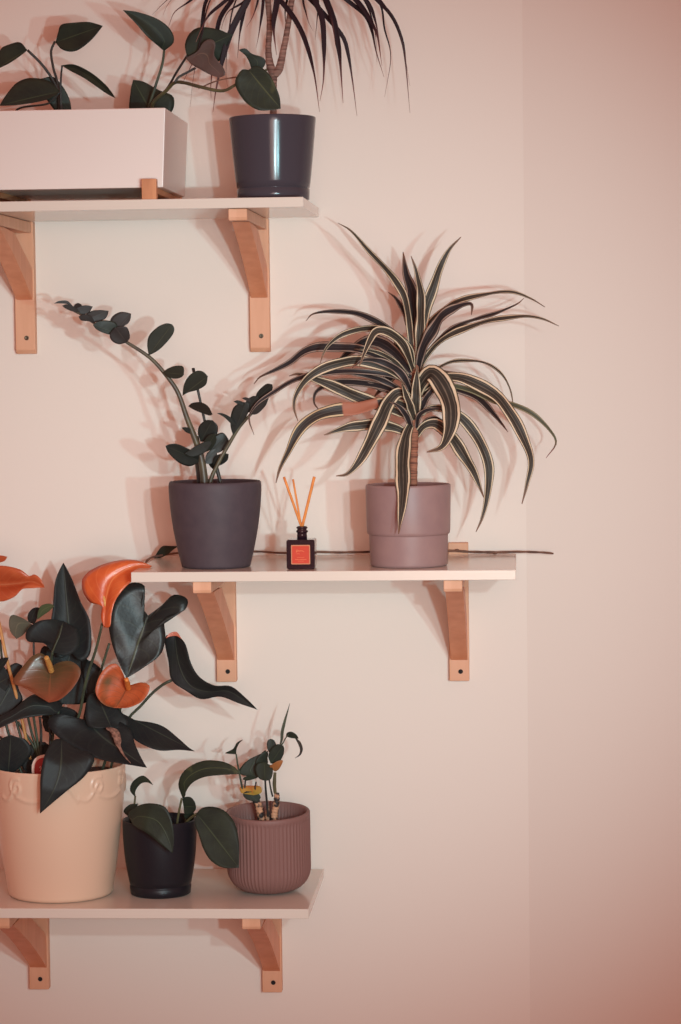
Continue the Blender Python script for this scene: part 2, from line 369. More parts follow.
def bracket(px, ybot, yjun, yhole, zs, label, style):
    c = W(px, ybot-8, 0); x = c.x; zb = W(px, ybot, 0).z; zj = W(px, yjun, 0).z; zh = W(px, yhole, .0)
    w = .0145; top = zs+.0165 if style == 'tall' else zs-TH; un = zs-TH; ah = .0165
    t = thing('shelf_bracket', label, 'shelf bracket', (x, 0, zb), 'wooden shelf brackets')
    # upright behind the shelf, flat against the wall
    ch = .006 if style == 'short' else .0
    poly = [(WB, zb), (ch*.9, zb), (0, zb+ch), (0, top), (WB, top)] if ch else [(WB, zb), (0, zb), (0, top), (WB, top)]
    link_obj('upright', prism_x(poly, x-w, x+w), mat_wood, t, smooth=False, bevel=.0012)
    # arm under the board
    aw = .0128
    link_obj('arm', prism_x([(-.0002, un-.0004), (-.0002, un-ah), (-.272, un-ah), (-.274, un-.012), (-.274, un-.0004)], x-aw-.001, x+aw-.001), mat_wood, t, smooth=False, bevel=.0015)
    # diagonal brace, slightly hollow on its inner side
    yt = .25; th = .024; f = []; b = []
    for i in range(13):
        s = i/12; cx = -.0002-(yt-.0002)*s; cz = zj+(un-ah-.0005-zj)*s
        hol = .006*math.sin(math.pi*s)
        f.append((cx, cz+hol*1.0)); b.append((min(-.0002, cx+.05*(1-.35*s)), min(un-ah-.0005, cz+.03*(1)-hol*.5)) if i else (-.0002, zj+.045))
    poly = f+[(-yt+.045, un-ah-.0005)]+[p for p in b[-2:0:-1] if p[1] < un-ah-.002]+[(-.0002, zj+.04)]
    link_obj('brace', prism_x(poly, x-.0122, x+.0122), mat_wood_red, t, smooth=False, bevel=.0012)
    # screw
    bm = bmesh.new(); p = Vector((x+.002, -.0001, zh.z)); seg = 20
    rings = []
    for r, y in ((.0034, -.0006), (.0030, -.0012), (.0016, -.0004), (.0002, .0)):
        rings.append([bm.verts.new((p.x+r*math.cos(2*math.pi*k/seg), y-.0002, p.z+r*math.sin(2*math.pi*k/seg))) for k in range(seg)])
    for a, b2 in zip(rings, rings[1:]):
        for k in range(seg): bm.faces.new((a[k], a[(k+1) % seg], b2[(k+1) % seg], b2[k]))
    bm.faces.new(rings[-1])
    link_obj('screw', bm, mat_screw if style == 'short' else mat_hole, t)
    return t
bracket(25.5, 354, 300, 338, zs1, 'wooden bracket under the topmost shelf, below the white trough', 'short')
bracket(260, 352, 298, 336, zs1, 'wooden bracket under the topmost shelf, below the glossy plum pot', 'short')
bracket(226.5, 682, 660, 671.5, zs2, 'wooden bracket under the middle shelf, below the charcoal pot', 'tall')
bracket(459.3, 681, 660, 671.5, zs2, 'wooden bracket under the middle shelf, below the mauve pot, its top showing', 'tall')
bracket(39, 989.5, 967.5, 979, zs3, 'wooden bracket under the lowest shelf, below the anthurium pot', 'tall')
bracket(272, 992.5, 971, 982.5, zs3, 'wooden bracket under the lowest shelf, below the ribbed pot', 'tall')

# ------------------------------------------------------------------ pots
def pot_base(px, Y, z, py=500): p = W(px, py, Y); return Vector((p.x, -Y, z))
def soil(parent, c, r, h):
    def d(a, z, rr): return 0
    bm = bmesh.new(); seg = 40; rings = []
    for j in range(8):
        q = r*j/7
        if j == 0: rings.append([bm.verts.new((c.x, c.y, c.z+h+.002))]*seg); continue
        rings.append([bm.verts.new((c.x+q*math.cos(a), c.y+q*math.sin(a), c.z+h+.003*noise.noise(Vector((q*90*math.cos(a), q*90*math.sin(a), c.x*9))))) for a in [2*math.pi*k/seg for k in range(seg)]])
    for a, b in zip(rings, rings[1:]):
        for k in range(seg):
            u = []
            for v in (a[k], a[(k+1) % seg], b[(k+1) % seg], b[k]):
                if v not in u: u.append(v)
            bm.faces.new(u[::-1])
    return link_obj('soil', bm, mat_soil, parent)
def zat(px, py, Y): return W(px, py, Y).z

# --- glossy plum pot with the dragon tree (top shelf)
Y1 = .19; c = pot_base(272.9, Y1, zs1, 155); s = PS(274, 150, Y1); h = zat(273, 117.5, Y1)-zs1
t_marg = thing('potted_dragon_tree', 'tall thin-leaved dragon tree in the glossy plum pot on the topmost shelf', 'potted plant', c)
r0, r1 = 36*s, 43.4*s
pr = [(0, 0), (r0-.002, 0), (r0, .0015), (r0+.0006, .0155), (r0-.0006, .0162), (r0-.0006, .0172), (r0+.0008, .0178)]
for i in range(1, 13):
    q = i/12; pr.append((r0+.0008+(r1-r0-.0008)*(q**.85), .0183+(h-.0203)*q))
pr += [(r1-.0002, h-.0008), (r1-.0012, h), (r1-.003, h-.001), (r1-.004, h-.012), (r0, h-.05), (0, h-.052)]
link_obj('pot', lathe_bm(pr, c), mat_gloss_purple, t_marg); soil(t_marg, c, r1-.0045, h-.014)
# --- charcoal pot (middle shelf)
Y2 = .195; c = pot_base(215.6, Y2, zs2, 525); s = PS(215, 520, Y2); h = zat(215, 481, Y2)-zs2
t_zz = thing('potted_zz_plant', 'arching oval-leaved plant in the matte charcoal pot on the middle shelf', 'potted plant', c)
r0, r1 = 34.8*s, 46.4*s
pr = [(0, 0), (r0-.004, 0), (r0-.0008, .0012), (r0, .004)]
for i in range(1, 17):
    q = i/16; pr.append((r0+(r1-r0)*(1-(1-q)**1.75), .004+(h-.01)*q))
pr += [(r1-.0005, h-.002), (r1-.0018, h), (r1-.004, h-.0012), (r1-.005, h-.012), (r0-.004, h-.07), (0, h-.072)]
link_obj('pot', lathe_bm(pr, c), mat_charcoal, t_zz); soil(t_zz, c, r1-.0062, h-.016)
# --- mauve stepped pot (middle shelf)
Y3 = .195; c = pot_base(408.5, Y3, zs2, 525); s = PS(408, 520, Y3); h = zat(408, 484, Y3)-zs2; hs = zat(408, 534, Y3)-zs2
t_dr = thing('potted_striped_dracaena', 'large dracaena with cream-striped drooping leaves in the two-step mauve pot', 'potted plant', c)
r0, r1 = 38.6*s, 42.6*s; rl = 39.6*s
pr = [(0, 0), (r0-.003, 0), (r0-.0005, .0012), (r0, .004), (rl-.0001, hs-.001), (rl, hs), (r1-.0035, hs+.0003), (r1-.0018, hs+.0018), (r1-.0012, hs+.005), (r1, h-.003), (r1-.0006, h-.0006), (r1-.0018, h), (r1-.0034, h-.001), (r1-.0042, h-.01), (r0-.004, h-.06), (0, h-.062)]
link_obj('pot', lathe_bm(pr, c), mat_mauve, t_dr, bevel=0); soil(t_dr, c, r1-.005, h-.014)
c_dr = c.copy(); h_dr = h
# --- cream embossed pot (lowest shelf)
Y4 = .178; c = pot_base(60, Y4, zs3, 840); s = PS(60, 840, Y4); h = zat(60, 763.5, Y4)-zs3
t_an = thing('potted_anthurium', 'big anthurium with orange flowers in the cream embossed pot on the lowest shelf', 'potted plant', c)
r0, r1 = 52*s, 66.5*s
scrolls = []
def spiral(cx, cz, r, turns, sgn, a0):
    P = []
    for i in range(40):
        q = i/39; a = a0+sgn*q*turns*2*math.pi; rr = r*(1-.8*q); P.append((cx+rr*math.cos(a), cz+rr*math.sin(a)))
    return P
for k in range(5):
    o = k*.245-.12
    scrolls.append(spiral(o*.5+.012, -.021, .013, 1.3, 1, 1.2)); scrolls.append(spiral(o*.5+.062, -.019, .011, 1.3, -1, 2.0))
    scrolls.append([(o*.5+.012+.05*i/20, -.034-.006*math.sin(math.pi*i/20)) for i in range(21)])
    scrolls.append([(o*.5-.018+.03*i/20, -.036-.012*math.sin(math.pi*i/20*1.0)+.02*i/20) for i in range(21)])
    scrolls.append([(o*.5+.075+.028*i/16, -.01-.03*(i/16)**1.6) for i in range(17)])
def emb(a, z, r):
    zz = z-h
    if zz < -.056 or zz > -.002 or r < r0: return 0
    # arc coordinate: 0 at the front, to the right positive
    u = ((a+math.pi/2+math.pi) % (2*math.pi)-math.pi)*r1
    if abs(u) > .17: return 0
    best = 9
    for S in scrolls:
        for (x, zq) in S:
            d = (u-x)**2+(zz-zq)**2
            if d < best: best = d
    d = math.sqrt(best)
    return .0024*math.exp(-(d/.0019)**2)
pr = [(0, 0), (r0-.006, 0), (r0-.002, .0012), (r0, .004)]
N = 70
for i in range(1, N+1):
    q = i/N; pr.append((r0+(r1-r0)*(1-(1-q)**1.45), .004+(h-.005)*q))
pr += [(r1-.001, h), (r1-.003, h-.0005), (r1-.0045, h-.004), (r1-.006, h-.02), (r0, h-.11), (0, h-.112)]
link_obj('pot', lathe_bm(pr, c, 380, emb), mat_pink, t_an); soil(t_an, c, r1-.0065, h-.016)
# --- small dark pot (lowest shelf)
Y5 = .175; c = pot_base(160.2, Y5, zs3, 860); s = PS(160, 860, Y5); h = zat(160, 818.5, Y5)-zs3
t_po = thing('potted_pothos', 'small broad-leaved trailing plant in the little dark pot between the anthurium and the ribbed pot', 'potted plant', c)
r0, r1 = 30*s, 37*s
pr = [(0, 0), (r0-.002, 0), (r0, .0015), (r0+.0012, .012), (r0, .0132), (r0-.0004, .0146), (r0+.0012, .0158)]
for i in range(1, 15):
    q = i/14; pr.append((r0+.0012+(r1-r0-.0012)*(1-(1-q)**2.3), .0158+(h-.018)*q))
pr += [(r1-.0004, h-.0006), (r1-.0012, h), (r1-.0026, h-.001), (r1-.0036, h-.012), (r0-.002, h-.05), (0, h-.052)]
link_obj('pot', lathe_bm(pr, c), mat_navy, t_po); soil(t_po, c, r1-.0046, h-.015)
# --- ribbed pot (lowest shelf)
Y6 = .15; c = pot_base(269, Y6, zs3, 850); s = PS(269, 850, Y6); h = zat(269, 811, Y6)-zs3
t_st = thing('potted_cutting', 'sparse stumpy cutting in the ribbed dusty rose pot on the lowest shelf', 'potted plant', c)
r1 = 42*s; r0 = 22*s; pr = [(0, 0), (r0, 0)]
for i in range(1, 13):
    a = math.pi/2*i/12; pr.append((r0+(r1-r0)*math.sin(a), .0005+.031*(1-math.cos(a))))
for i in range(1, 20): pr.append((r1, .0315+(h-.0405)*i/19))
pr += [(r1, h-.0075), (r1, h-.002), (r1-.0008, h-.0005), (r1-.0025, h), (r1-.0045, h-.0005), (r1-.0055, h-.002), (r1-.006, h-.02), (r0, h-.075), (0, h-.077)]
def ribs(a, z, r):
    if r < r1*.62 or z > h-.008: return 0
    k = min(1, (r/r1-.62)/.2); return -.0011*k*abs(math.sin(a*33))**1.0
bm = lathe_bm(pr, c, 660, ribs)
TILT = Matrix.Translation(c+Vector((0, -r0, 0))) @ Matrix.Rotation(math.radians(4), 4, 'X') @ Matrix.Translation(-(c+Vector((0, -r0, 0))))
bmesh.ops.transform(bm, matrix=TILT, verts=bm.verts)
link_obj('pot', bm, mat_ribbed, t_st)
so = soil(t_st, c, r1-.0075, h-.026)
for v in so.data.vertices: v.co = TILT @ (v.co+t_st.location) - t_st.location

# ------------------------------------------------------------------ white trough with pothos, on its wooden stand
zt0 = zat(160, 188, .262); 
def zfix(py, px=160, Y=.262): return zat(px, py, Y)
fr = .262; bk = .018
xR = W(165.3, 107.5, fr).x; xRb = W(162.6, 187, fr).x; xL = W(-40, 110, fr).x; xLb = xL+.004
ztop = zfix(107.8); zbot = zfix(187.2)
t_tr = thing('planted_trough', 'long white rectangular trough of trailing plants on the topmost shelf', 'planter', ((xL+xR)/2, -.14, zbot))
def trough_bm():
    bm = bmesh.new(); e = .0045; wt = .0035
    lo = [(xLb, -fr+e), (xRb, -fr+e), (xRb, -bk-e), (xLb, -bk-e)]; hi = [(xL, -fr), (xR, -fr), (xR, -bk), (xL, -bk)]
    hin = [(xL+wt, -fr+wt), (xR-wt, -fr+wt), (xR-wt, -bk-wt), (xL+wt, -bk-wt)]
    lin_ = [(a[0]+(wt if i in (0, 3) else -wt), a[1]+(wt if i < 2 else -wt)) for i, a in enumerate(lo)]
    A = [bm.verts.new((x, y, zbot)) for x, y in lo]; B = [bm.verts.new((x, y, ztop)) for x, y in hi]
    Ci = [bm.verts.new((x, y, ztop)) for x, y in hin]; Di = [bm.verts.new((x, y, zbot+.006)) for x, y in lin_]
    bm.faces.new(A)
    for P, Q in ((A, B), (B, Ci), (Ci, Di)):
        for i in range(4): bm.faces.new((P[i], P[(i+1) % 4], Q[(i+1) % 4], Q[i]))
    bm.faces.new(Di); bmesh.ops.recalc_face_normals(bm, faces=bm.faces); return bm
link_obj('trough', trough_bm(), mat_trough, t_tr, smooth=False, bevel=.0012)
bm = bmesh.new(); nx, ny = 40, 12; g = []
for i in range(nx+1):
    g.append([bm.verts.new((xL+.0055+(xR-xL-.011)*i/nx, -fr+.0055+(fr-bk-.011)*j/ny, ztop-.016+.003*noise.noise(Vector((i*.7, j*.7, 3))))) for j in range(ny+1)])
for i in range(nx):
    for j in range(ny): bm.faces.new((g[i][j], g[i+1][j], g[i+1][j+1], g[i][j+1]))
link_obj('soil', bm, mat_soil, t_tr)
xa, xb = W(142.5, 190, .268).x, W(157.3, 190, .268).x
t_sd = thing('plant_stand', 'low wooden stand raising the white trough off the topmost shelf', 'plant stand', ((xL+xR)/2, -.14, zs1))
zl = zat(150, 179, .272)
rail_h = zbot-zs1
for (a, b) in ((xa, xb), (W(-20, 190, .268).x, W(-5, 190, .268).x)):
    for (y0, y1) in ((-.277, -.2635), (-.0165, -.004)):
        link_obj('leg', box_bm((a, y0, zs1), (b, y1, zl)), mat_stand, t_sd, smooth=False, bevel=.0008)
    link_obj('rail', box_bm((a+.001, -.2633, zbot-.0085), (b-.001, -.0167, zbot-.0002)), mat_stand, t_sd, smooth=False, bevel=.0008)

A = T(0, 0, 3.095); Ypl = .14
def st(P, r, Y, m=mat_stem_dark, tr=A, parent=t_tr, **k): return stem(parent, tr, P, r, m, Y, **k)
st([(85, 155), (130, 200), (165, 250), (186, 300), (192, 390)], [1.3, 1.5], (.15, .14, .14))
st([(170, 128), (158, 160), (165, 210), (180, 270), (187, 390)], [1.2, 1.4], (.13, .14))
st([(192, 203), (188, 260), (190, 390)], [.9, 1.2], (.16, .145))
st([(185, 285), (150, 320), (60, 335), (40, 370)], 1, (.16, .15))
leaf(t_tr, A, (172, 131), (318, 80), [(180, 100), (190, 76), (230, 70), (275, 68)], [(190, 152), (220, 160), (250, 150), (288, 118)], mat_pothos, (.13, .15), tl=.004, tr=.006)
leaf(t_tr, A, (190, 202), (357, 304), [(230, 200), (280, 224), (322, 258), (345, 285)], [(215, 218), (262, 243), (308, 275), (335, 293)], mat_pothos, (.16, .2), tl=.02, tr=.0)
leaf(t_tr, A, (84, 155), (-12, 214), [(62, 131), (30, 137), (0, 155)], [(72, 166), (35, 192), (8, 206)], mat_pothos, (.15, .19), tl=.0, tr=.01)
leaf(t_tr, A, (185, 283), (-2, 327), [(150, 250), (90, 242), (50, 258), (18, 295)], [(160, 303), (112, 316), (50, 325)], mat_pothos, (.165, .21), tl=-.01, tr=.015)
leaf(t_tr, A, (128, 243), (222, 348), [(125, 275), (160, 330), (180, 350)], [(165, 238), (196, 270), (216, 310)], mat_pothos, (.13, .12))
# right group
st([(508, 157), (502, 200), (480, 270), (462, 330), (455, 390)], [1.2, 1.6], (.16, .14), mat_stem)
leaf(t_tr, A, (508, 158), (380, 31), [(430, 38), (490, 60), (528, 92), (538, 130)][::-1], [(490, 143), (455, 112), (420, 72)], mat_pothos, (.16, .19), tl=.0, tr=.012)
leaf(t_tr, A, (470, 352), (412, 247), [(405, 352), (404, 285)], [(528, 350), (537, 300), (490, 278), (445, 253)], mat_pothos, (.13, .12))
B = T(150, 0, 4.864)
st([(12, 560), (16, 500), (80, 440), (120, 402), (170, 403), (235, 420), (350, 442), (420, 410), (490, 375), (570, 338)], [1.9, 1.8, 1.7, 1.7, 1.6, 1.4, 1.2], (.15, .17, .2, .22, .235, .235), mat_stem_lime, B, name='vine', n=50, bumps=.05)
st([(120, 402), (140, 375), (185, 350), (222, 330)], 1.2, (.2, .2), mat_stem_dark, B)
st([(-40, 560), (75, 440), (130, 350), (180, 272)], 1.2, (.15, .19), mat_stem_dark, B)
st([(235, 430), (330, 392), (420, 375)], .7, (.21, .2), mat_vine, B, name='aerial_root')
leaf(t_tr, B, (178, 268), (405, 166), [(170, 215), (195, 160), (245, 132), (330, 142), (375, 160)], [(215, 300), (300, 300), (352, 290), (372, 230), (388, 195)], mat_pothos, (.19, .2), tl=.0, tr=-.008)
leaf(t_tr, B, (172, 283), (335, 378), [(205, 315), (240, 335), (285, 360)], [(230, 250), (260, 205), (295, 190), (318, 212), (312, 270), (352, 322), (366, 362)], mat_pothos_brown, (.205, .225), tl=.0, tr=.006)
leaf(t_tr, B, (490, 360), (430, 242), [(490, 325), (468, 275)], [(535, 345), (562, 308), (550, 280), (497, 262), (465, 236)], mat_pothos, (.235, .25))
leaf(t_tr, B, (478, 340), (636, 528), [(445, 340), (414, 392), (425, 440), (468, 500), (530, 536), (600, 534)], [(520, 320), (570, 350), (602, 400), (630, 470)], mat_pothos_var, (.24, .245), tl=.006, tr=.004)

# ------------------------------------------------------------------ dragon tree (top shelf)
tr_p = T(0, 0, 1)
stem(t_marg, B, [(600, 580), (600, 450), (603, 360)], [3.4, 3.3], mat_trunk, (Y1, Y1, Y1), name='trunk', bumps=.04)
stem(t_marg, B, [(603, 362), (585, 320), (576, 240), (582, 120), (574, 10), (565, -120), (555, -280)], [4.6, 3, 2.8, 3, 3, 3], mat_trunk, (Y1, Y1-.005), name='trunk', bumps=.04, n=60)
stem(t_marg, B, [(603, 362), (628, 335), (650, 240), (672, 120), (690, 0), (720, -160), (735, -320)], [4.6, 3.2, 2.9, 3, 3, 3], mat_trunk, (Y1, Y1+.01), name='trunk', bumps=.04, n=60)
HA, HB = (264, -48), (301, -58)
ML = [  # head, visible points, half width px, depth at tip
 (HA, [(270, -12), (280, 0), (294, 18), (305, 40), (314, 73), (319.5, 112)], 2.5, .24),
 (HB, [(312, -18), (315, 0), (322, 18), (324, 44), (323.5, 79), (320, 101)], 2.7, .24),
 (HB, [(318, -22), (326, 0), (334, 22), (338, 44), (340, 60), (343, 103)], 3.1, .21),
 (HA, [(292, -18), (311, 0), (329.5, 20), (343, 37), (348, 53), (352.6, 81), (357, 116)], 2.3, .17),
 (HB, [(325, -20), (347, 0), (365, 15), (372, 31), (376, 51), (384, 77)], 2.1, .12),
 (HB, [(330, -24), (356, 0), (369, 18), (377, 35), (380, 53), (382, 66)], 2.6, .23),
 (HB, [(336, -30), (366, 0), (375, 20), (379, 42), (381, 58)], 2.1, .2),
 (HB, [(345, -34), (378, 0), (384.5, 29), (390.7, 57), (384.5, 97)], 1.0, .15),
 (HB, [(340, -34), (379, 2), (393, 18), (402, 40), (405.5, 62), (410, 113)], 1.8, .18),
 (HB, [(345, -38), (385, 6), (401, 38), (410, 86)], .8, .2),
 (HB, [(303, -20), (303, 0), (306, 13), (308.5, 22), (313, 31)], 1.1, .24),
 (HB, [(314, -30), (318, 0), (317, 20), (315, 40)], 1.2, .16),
 (HB, [(316, -22), (325, 0), (331.7, 20), (335.4, 46)], 1.6, .25),
 (HA, [(275, -20), (277, 0), (273.4, 25), (276.5, 55)], 3, .22),
 (HA, [(200, -28), (167, 0), (152, 15)], 1.3, .16), (HA, [(200, -30), (171, 0), (163, 15)], .8, .2),
 (HA, [(215, -22), (191, 0), (174.7, 12), (168.5, 27)], 1.6, .15),
 (HA, [(222, -25), (206.5, 0), (202.4, 20.5), (199, 48), (182, 84)], 1.7, .14),
 (HA, [(240, -12), (224, 2), (209.6, 14.4), (202.4, 27), (196, 42)], 1.8, .24),
 (HA, [(245, -22), (232, 0), (220, 18.5), (215, 45), (211, 82), (211, 98)], 2.3, .13),
 (HA, [(253, -10), (243.5, 2), (228, 12), (221, 29)], 1.4, .18),
 (HA, [(255, -18), (246.6, 2), (238.4, 16.4), (229, 37), (222, 62), (216, 90), (213, 112)], 3.1, .2),
 (HA, [(250, -18), (244.6, 8), (240, 32), (237.4, 58)], 1.9, .15),
 (HA, [(260, -18), (258, 0), (253, 16), (246.6, 27)], 1.1, .22),
 (HA, [(263, -18), (263, 4), (259, 33), (256, 48)], 1.5, .23),
 (HA, [(236, 0), (228, 40), (226, 75), (229, 92)], .7, .2), (HA, [(215, -8), (202, 34), (194, 74), (190, 107)], .6, .22),
 (HB, [(292, -25), (288, -5), (285, 14), (288, 34)], 1.3, .14),
 (HB, [(325, -34), (360, -6), (374, 26), (377, 62)], 1.0, .13),
]
for hd, P, hw, yt in ML:
    pts = [W(hd[0], hd[1], Y1)]+[W(x, y, Y1+(yt-Y1)*((i+1)/len(P))**1.2) for i, (x, y) in enumerate(P)]
    bm = blade_bm(pts, hw*.00138*1.05, n=36, roll=random.uniform(-22, 22), fold=.3, prof=[.6, .9, 1, 1, 1, .95, .8, .35, .18, .05])
    link_obj('leaf', bm, mat_marg, t_marg, solid=.0005)
for k in range(10):      # upper rosette, mostly above the frame
    hd = HA if k % 2 else HB; a = math.radians(20+k*36); dx = math.cos(a)*70; 
    P = [W(hd[0], hd[1], Y1), W(hd[0]+dx*.3, hd[1]-45, Y1+.03*math.sin(a*2)), W(hd[0]+dx*.7, hd[1]-75, Y1+.06*math.sin(a*2)), W(hd[0]+dx*1.2, hd[1]-60, Y1+.09*math.sin(a*2))]
    link_obj('leaf', blade_bm(P, .0035, n=24, roll=random.uniform(-20, 20)), mat_marg, t_marg, solid=.0005)

# ------------------------------------------------------------------ ZZ plant
Z = T(40, 280, 2.724); ZF = T(215, 330, 4.864)
def s_(P, r, Y, m=mat_stem_zz, tr=Z, **k): return stem(t_zz, tr, P, r, m, Y, **k)
s_([(448, 590), (448, 550), (440, 490), (425, 440), (400, 375), (375, 305), (340, 255), (300, 212), (240, 172), (180, 138), (120, 100), (70, 68)], [4.3, 3.6, 3, 2.4, 2.1, 1.8, 1.5, 1.2, .8], (.2, .2, .2, .205, .21, .21), n=60)
s_([(440, 590), (438, 530), (430, 470), (428, 425)], [3.5, 4.6, 4.6, 1.5], (.185, .18), mat_stem_dark)
s_([(497, 590), (490, 545), (468, 465), (450, 390), (430, 300), (417, 240)], [2, 1.9, 1.4, 1.3, 1.6], (.18, .175, .17), mat_stem_dark)
s_([(460, 590), (465, 545), (485, 500), (510, 455), (540, 405), (570, 370), (605, 335), (640, 300)], [2.2, 2, 1.8, 1.5, 1], (.2, .2, .21), mat_stem_zz)
def z_(base, tip, L, R, m=mat_zz, Y=(.21, .22), tr=Z, **k): return leaf(t_zz, tr, base, tip, L, R, m, Y, **k)
z_((296, 206), (360, 121), [(292, 175), (298, 150), (322, 127), (345, 118)], [(322, 192), (345, 170), (362, 148), (366, 132)], mat_zz, (.21, .22), tl=.006)
z_((336, 252), (392, 258), [(345, 243), (368, 234), (390, 236)], [(350, 265), (370, 269), (385, 265)], mat_zz, (.21, .225))
z_((388, 315), (457, 262), [(392, 285), (405, 262), (425, 248), (443, 249)], [(405, 306), (430, 299), (452, 285)], mat_zz, (.21, .225), tl=.005)
z_((404, 344), (470, 366), [(415, 335), (438, 333), (458, 344)], [(420, 354), (445, 364), (462, 369)], mat_zz_dark, (.21, .235))
z_((416, 420), (386, 402), [(408, 404), (398, 401)], [(405, 418), (394, 412)], mat_zz_dark, (.2, .21))
z_((436, 494), (342, 452), [(430, 474), (405, 460), (375, 447), (355, 447)], [(410, 507), (382, 500), (356, 478), (346, 464)], mat_zz_dark, (.2, .23), tl=.006)
z_((470, 440), (395, 472), [(455, 465), (430, 480), (410, 482)], [(450, 440), (420, 455)], mat_zz_dark, (.205, .225))
z_((200, 150), (248, 92), [(190, 125), (195, 102), (215, 88), (235, 88)], [(220, 132), (240, 118), (247, 104)], mat_zz_top, (.21, .2))
z_((236, 170), (205, 130), [(215, 175), (196, 166), (190, 148)], [(245, 155), (238, 130), (222, 127)], mat_zz_top, (.215, .23), tl=.004)
z_((212, 148), (144, 122), [(212, 130), (205, 115), (180, 110), (160, 112)], [(195, 150), (170, 143), (152, 133)], mat_zz, (.215, .23))
z_((128, 106), (187, 84), [(125, 95), (142, 84), (165, 82)], [(150, 115), (175, 107), (184, 96)], mat_zz_top, (.21, .2))
z_((90, 86), (144, 72), [(98, 76), (122, 69)], [(108, 94), (132, 90)], mat_zz_top, (.21, .2))
z_((150, 118), (105, 100), [(140, 100), (120, 93)], [(130, 112), (112, 110)], mat_zz_top, (.21, .225))
z_((110, 88), (60, 70), [(95, 74), (75, 66)], [(90, 86), (70, 78)], mat_zz_top, (.21, .225))
z_((90, 72), (38, 64), [(75, 57), (52, 57)], [(72, 65), (52, 64)], mat_zz_top, (.21, .22))
z_((96, 80), (112, 66), [(92, 70), (102, 63)], [(108, 80), (114, 72)], mat_zz_top, (.21, .2))
z_((437, 440), (470, 382), [(430, 415), (435, 395), (452, 382)], [(458, 440), (480, 425), (484, 398)], mat_zz_dark, (.19, .2))
z_((446, 470), (478, 418), [(445, 445), (458, 424)], [(465, 462), (480, 440)], mat_zz, (.195, .215))
z_((466, 470), (508, 425), [(468, 440), (482, 420), (498, 416)], [(488, 470), (508, 455), (514, 438)], mat_zz_dark, (.18, .17))
z_((470, 505), (514, 474), [(476, 482), (497, 472)], [(490, 505), (510, 492)], mat_zz_dark, (.19, .2))
z_((450, 500), (480, 460), [(452, 478), (466, 462)], [(470, 500), (482, 480)], mat_zz_dark, (.185, .18))
z_((478, 445), (448, 400), [(462, 432), (448, 415)], [(478, 425), (465, 405)], mat_zz_dark, (.175, .17))
z_((480, 520), (455, 470), [(465, 510), (455, 490)], [(485, 500), (470, 474)], mat_zz_dark, (.18, .17))
z_((88, 512), (150, 352), [(76, 470), (76, 420), (92, 375), (125, 352)], [(118, 470), (150, 425), (168, 385), (165, 358)], mat_zz_dark, (.205, .215), ZF)
z_((150, 400), (205, 322), [(145, 370), (155, 340), (182, 322)], [(180, 398), (205, 370), (215, 340)], mat_zz_dark, (.21, .215), ZF)
z_((196, 345), (278, 264), [(200, 315), (218, 288), (250, 262)], [(225, 345), (262, 318), (280, 285)], mat_zz_dark, (.21, .22), ZF)
z_((108, 466), (8, 404), [(80, 428), (40, 406)], [(85, 462), (45, 425)], mat_zz_dark, (.21, .225), ZF)
z_((170, 410), (262, 330), [(190, 375), (230, 345)], [(205, 408), (245, 370)], mat_zz_top, (.215, .225), ZF)
z_((165, 375), (90, 347), [(140, 352), (110, 342)], [(140, 368), (110, 360)], mat_zz_dark, (.21, .22), ZF)
z_((190, 350), (130, 332), [(170, 334), (148, 327)], [(170, 350), (148, 342)], mat_zz_top, (.21, .22), ZF)

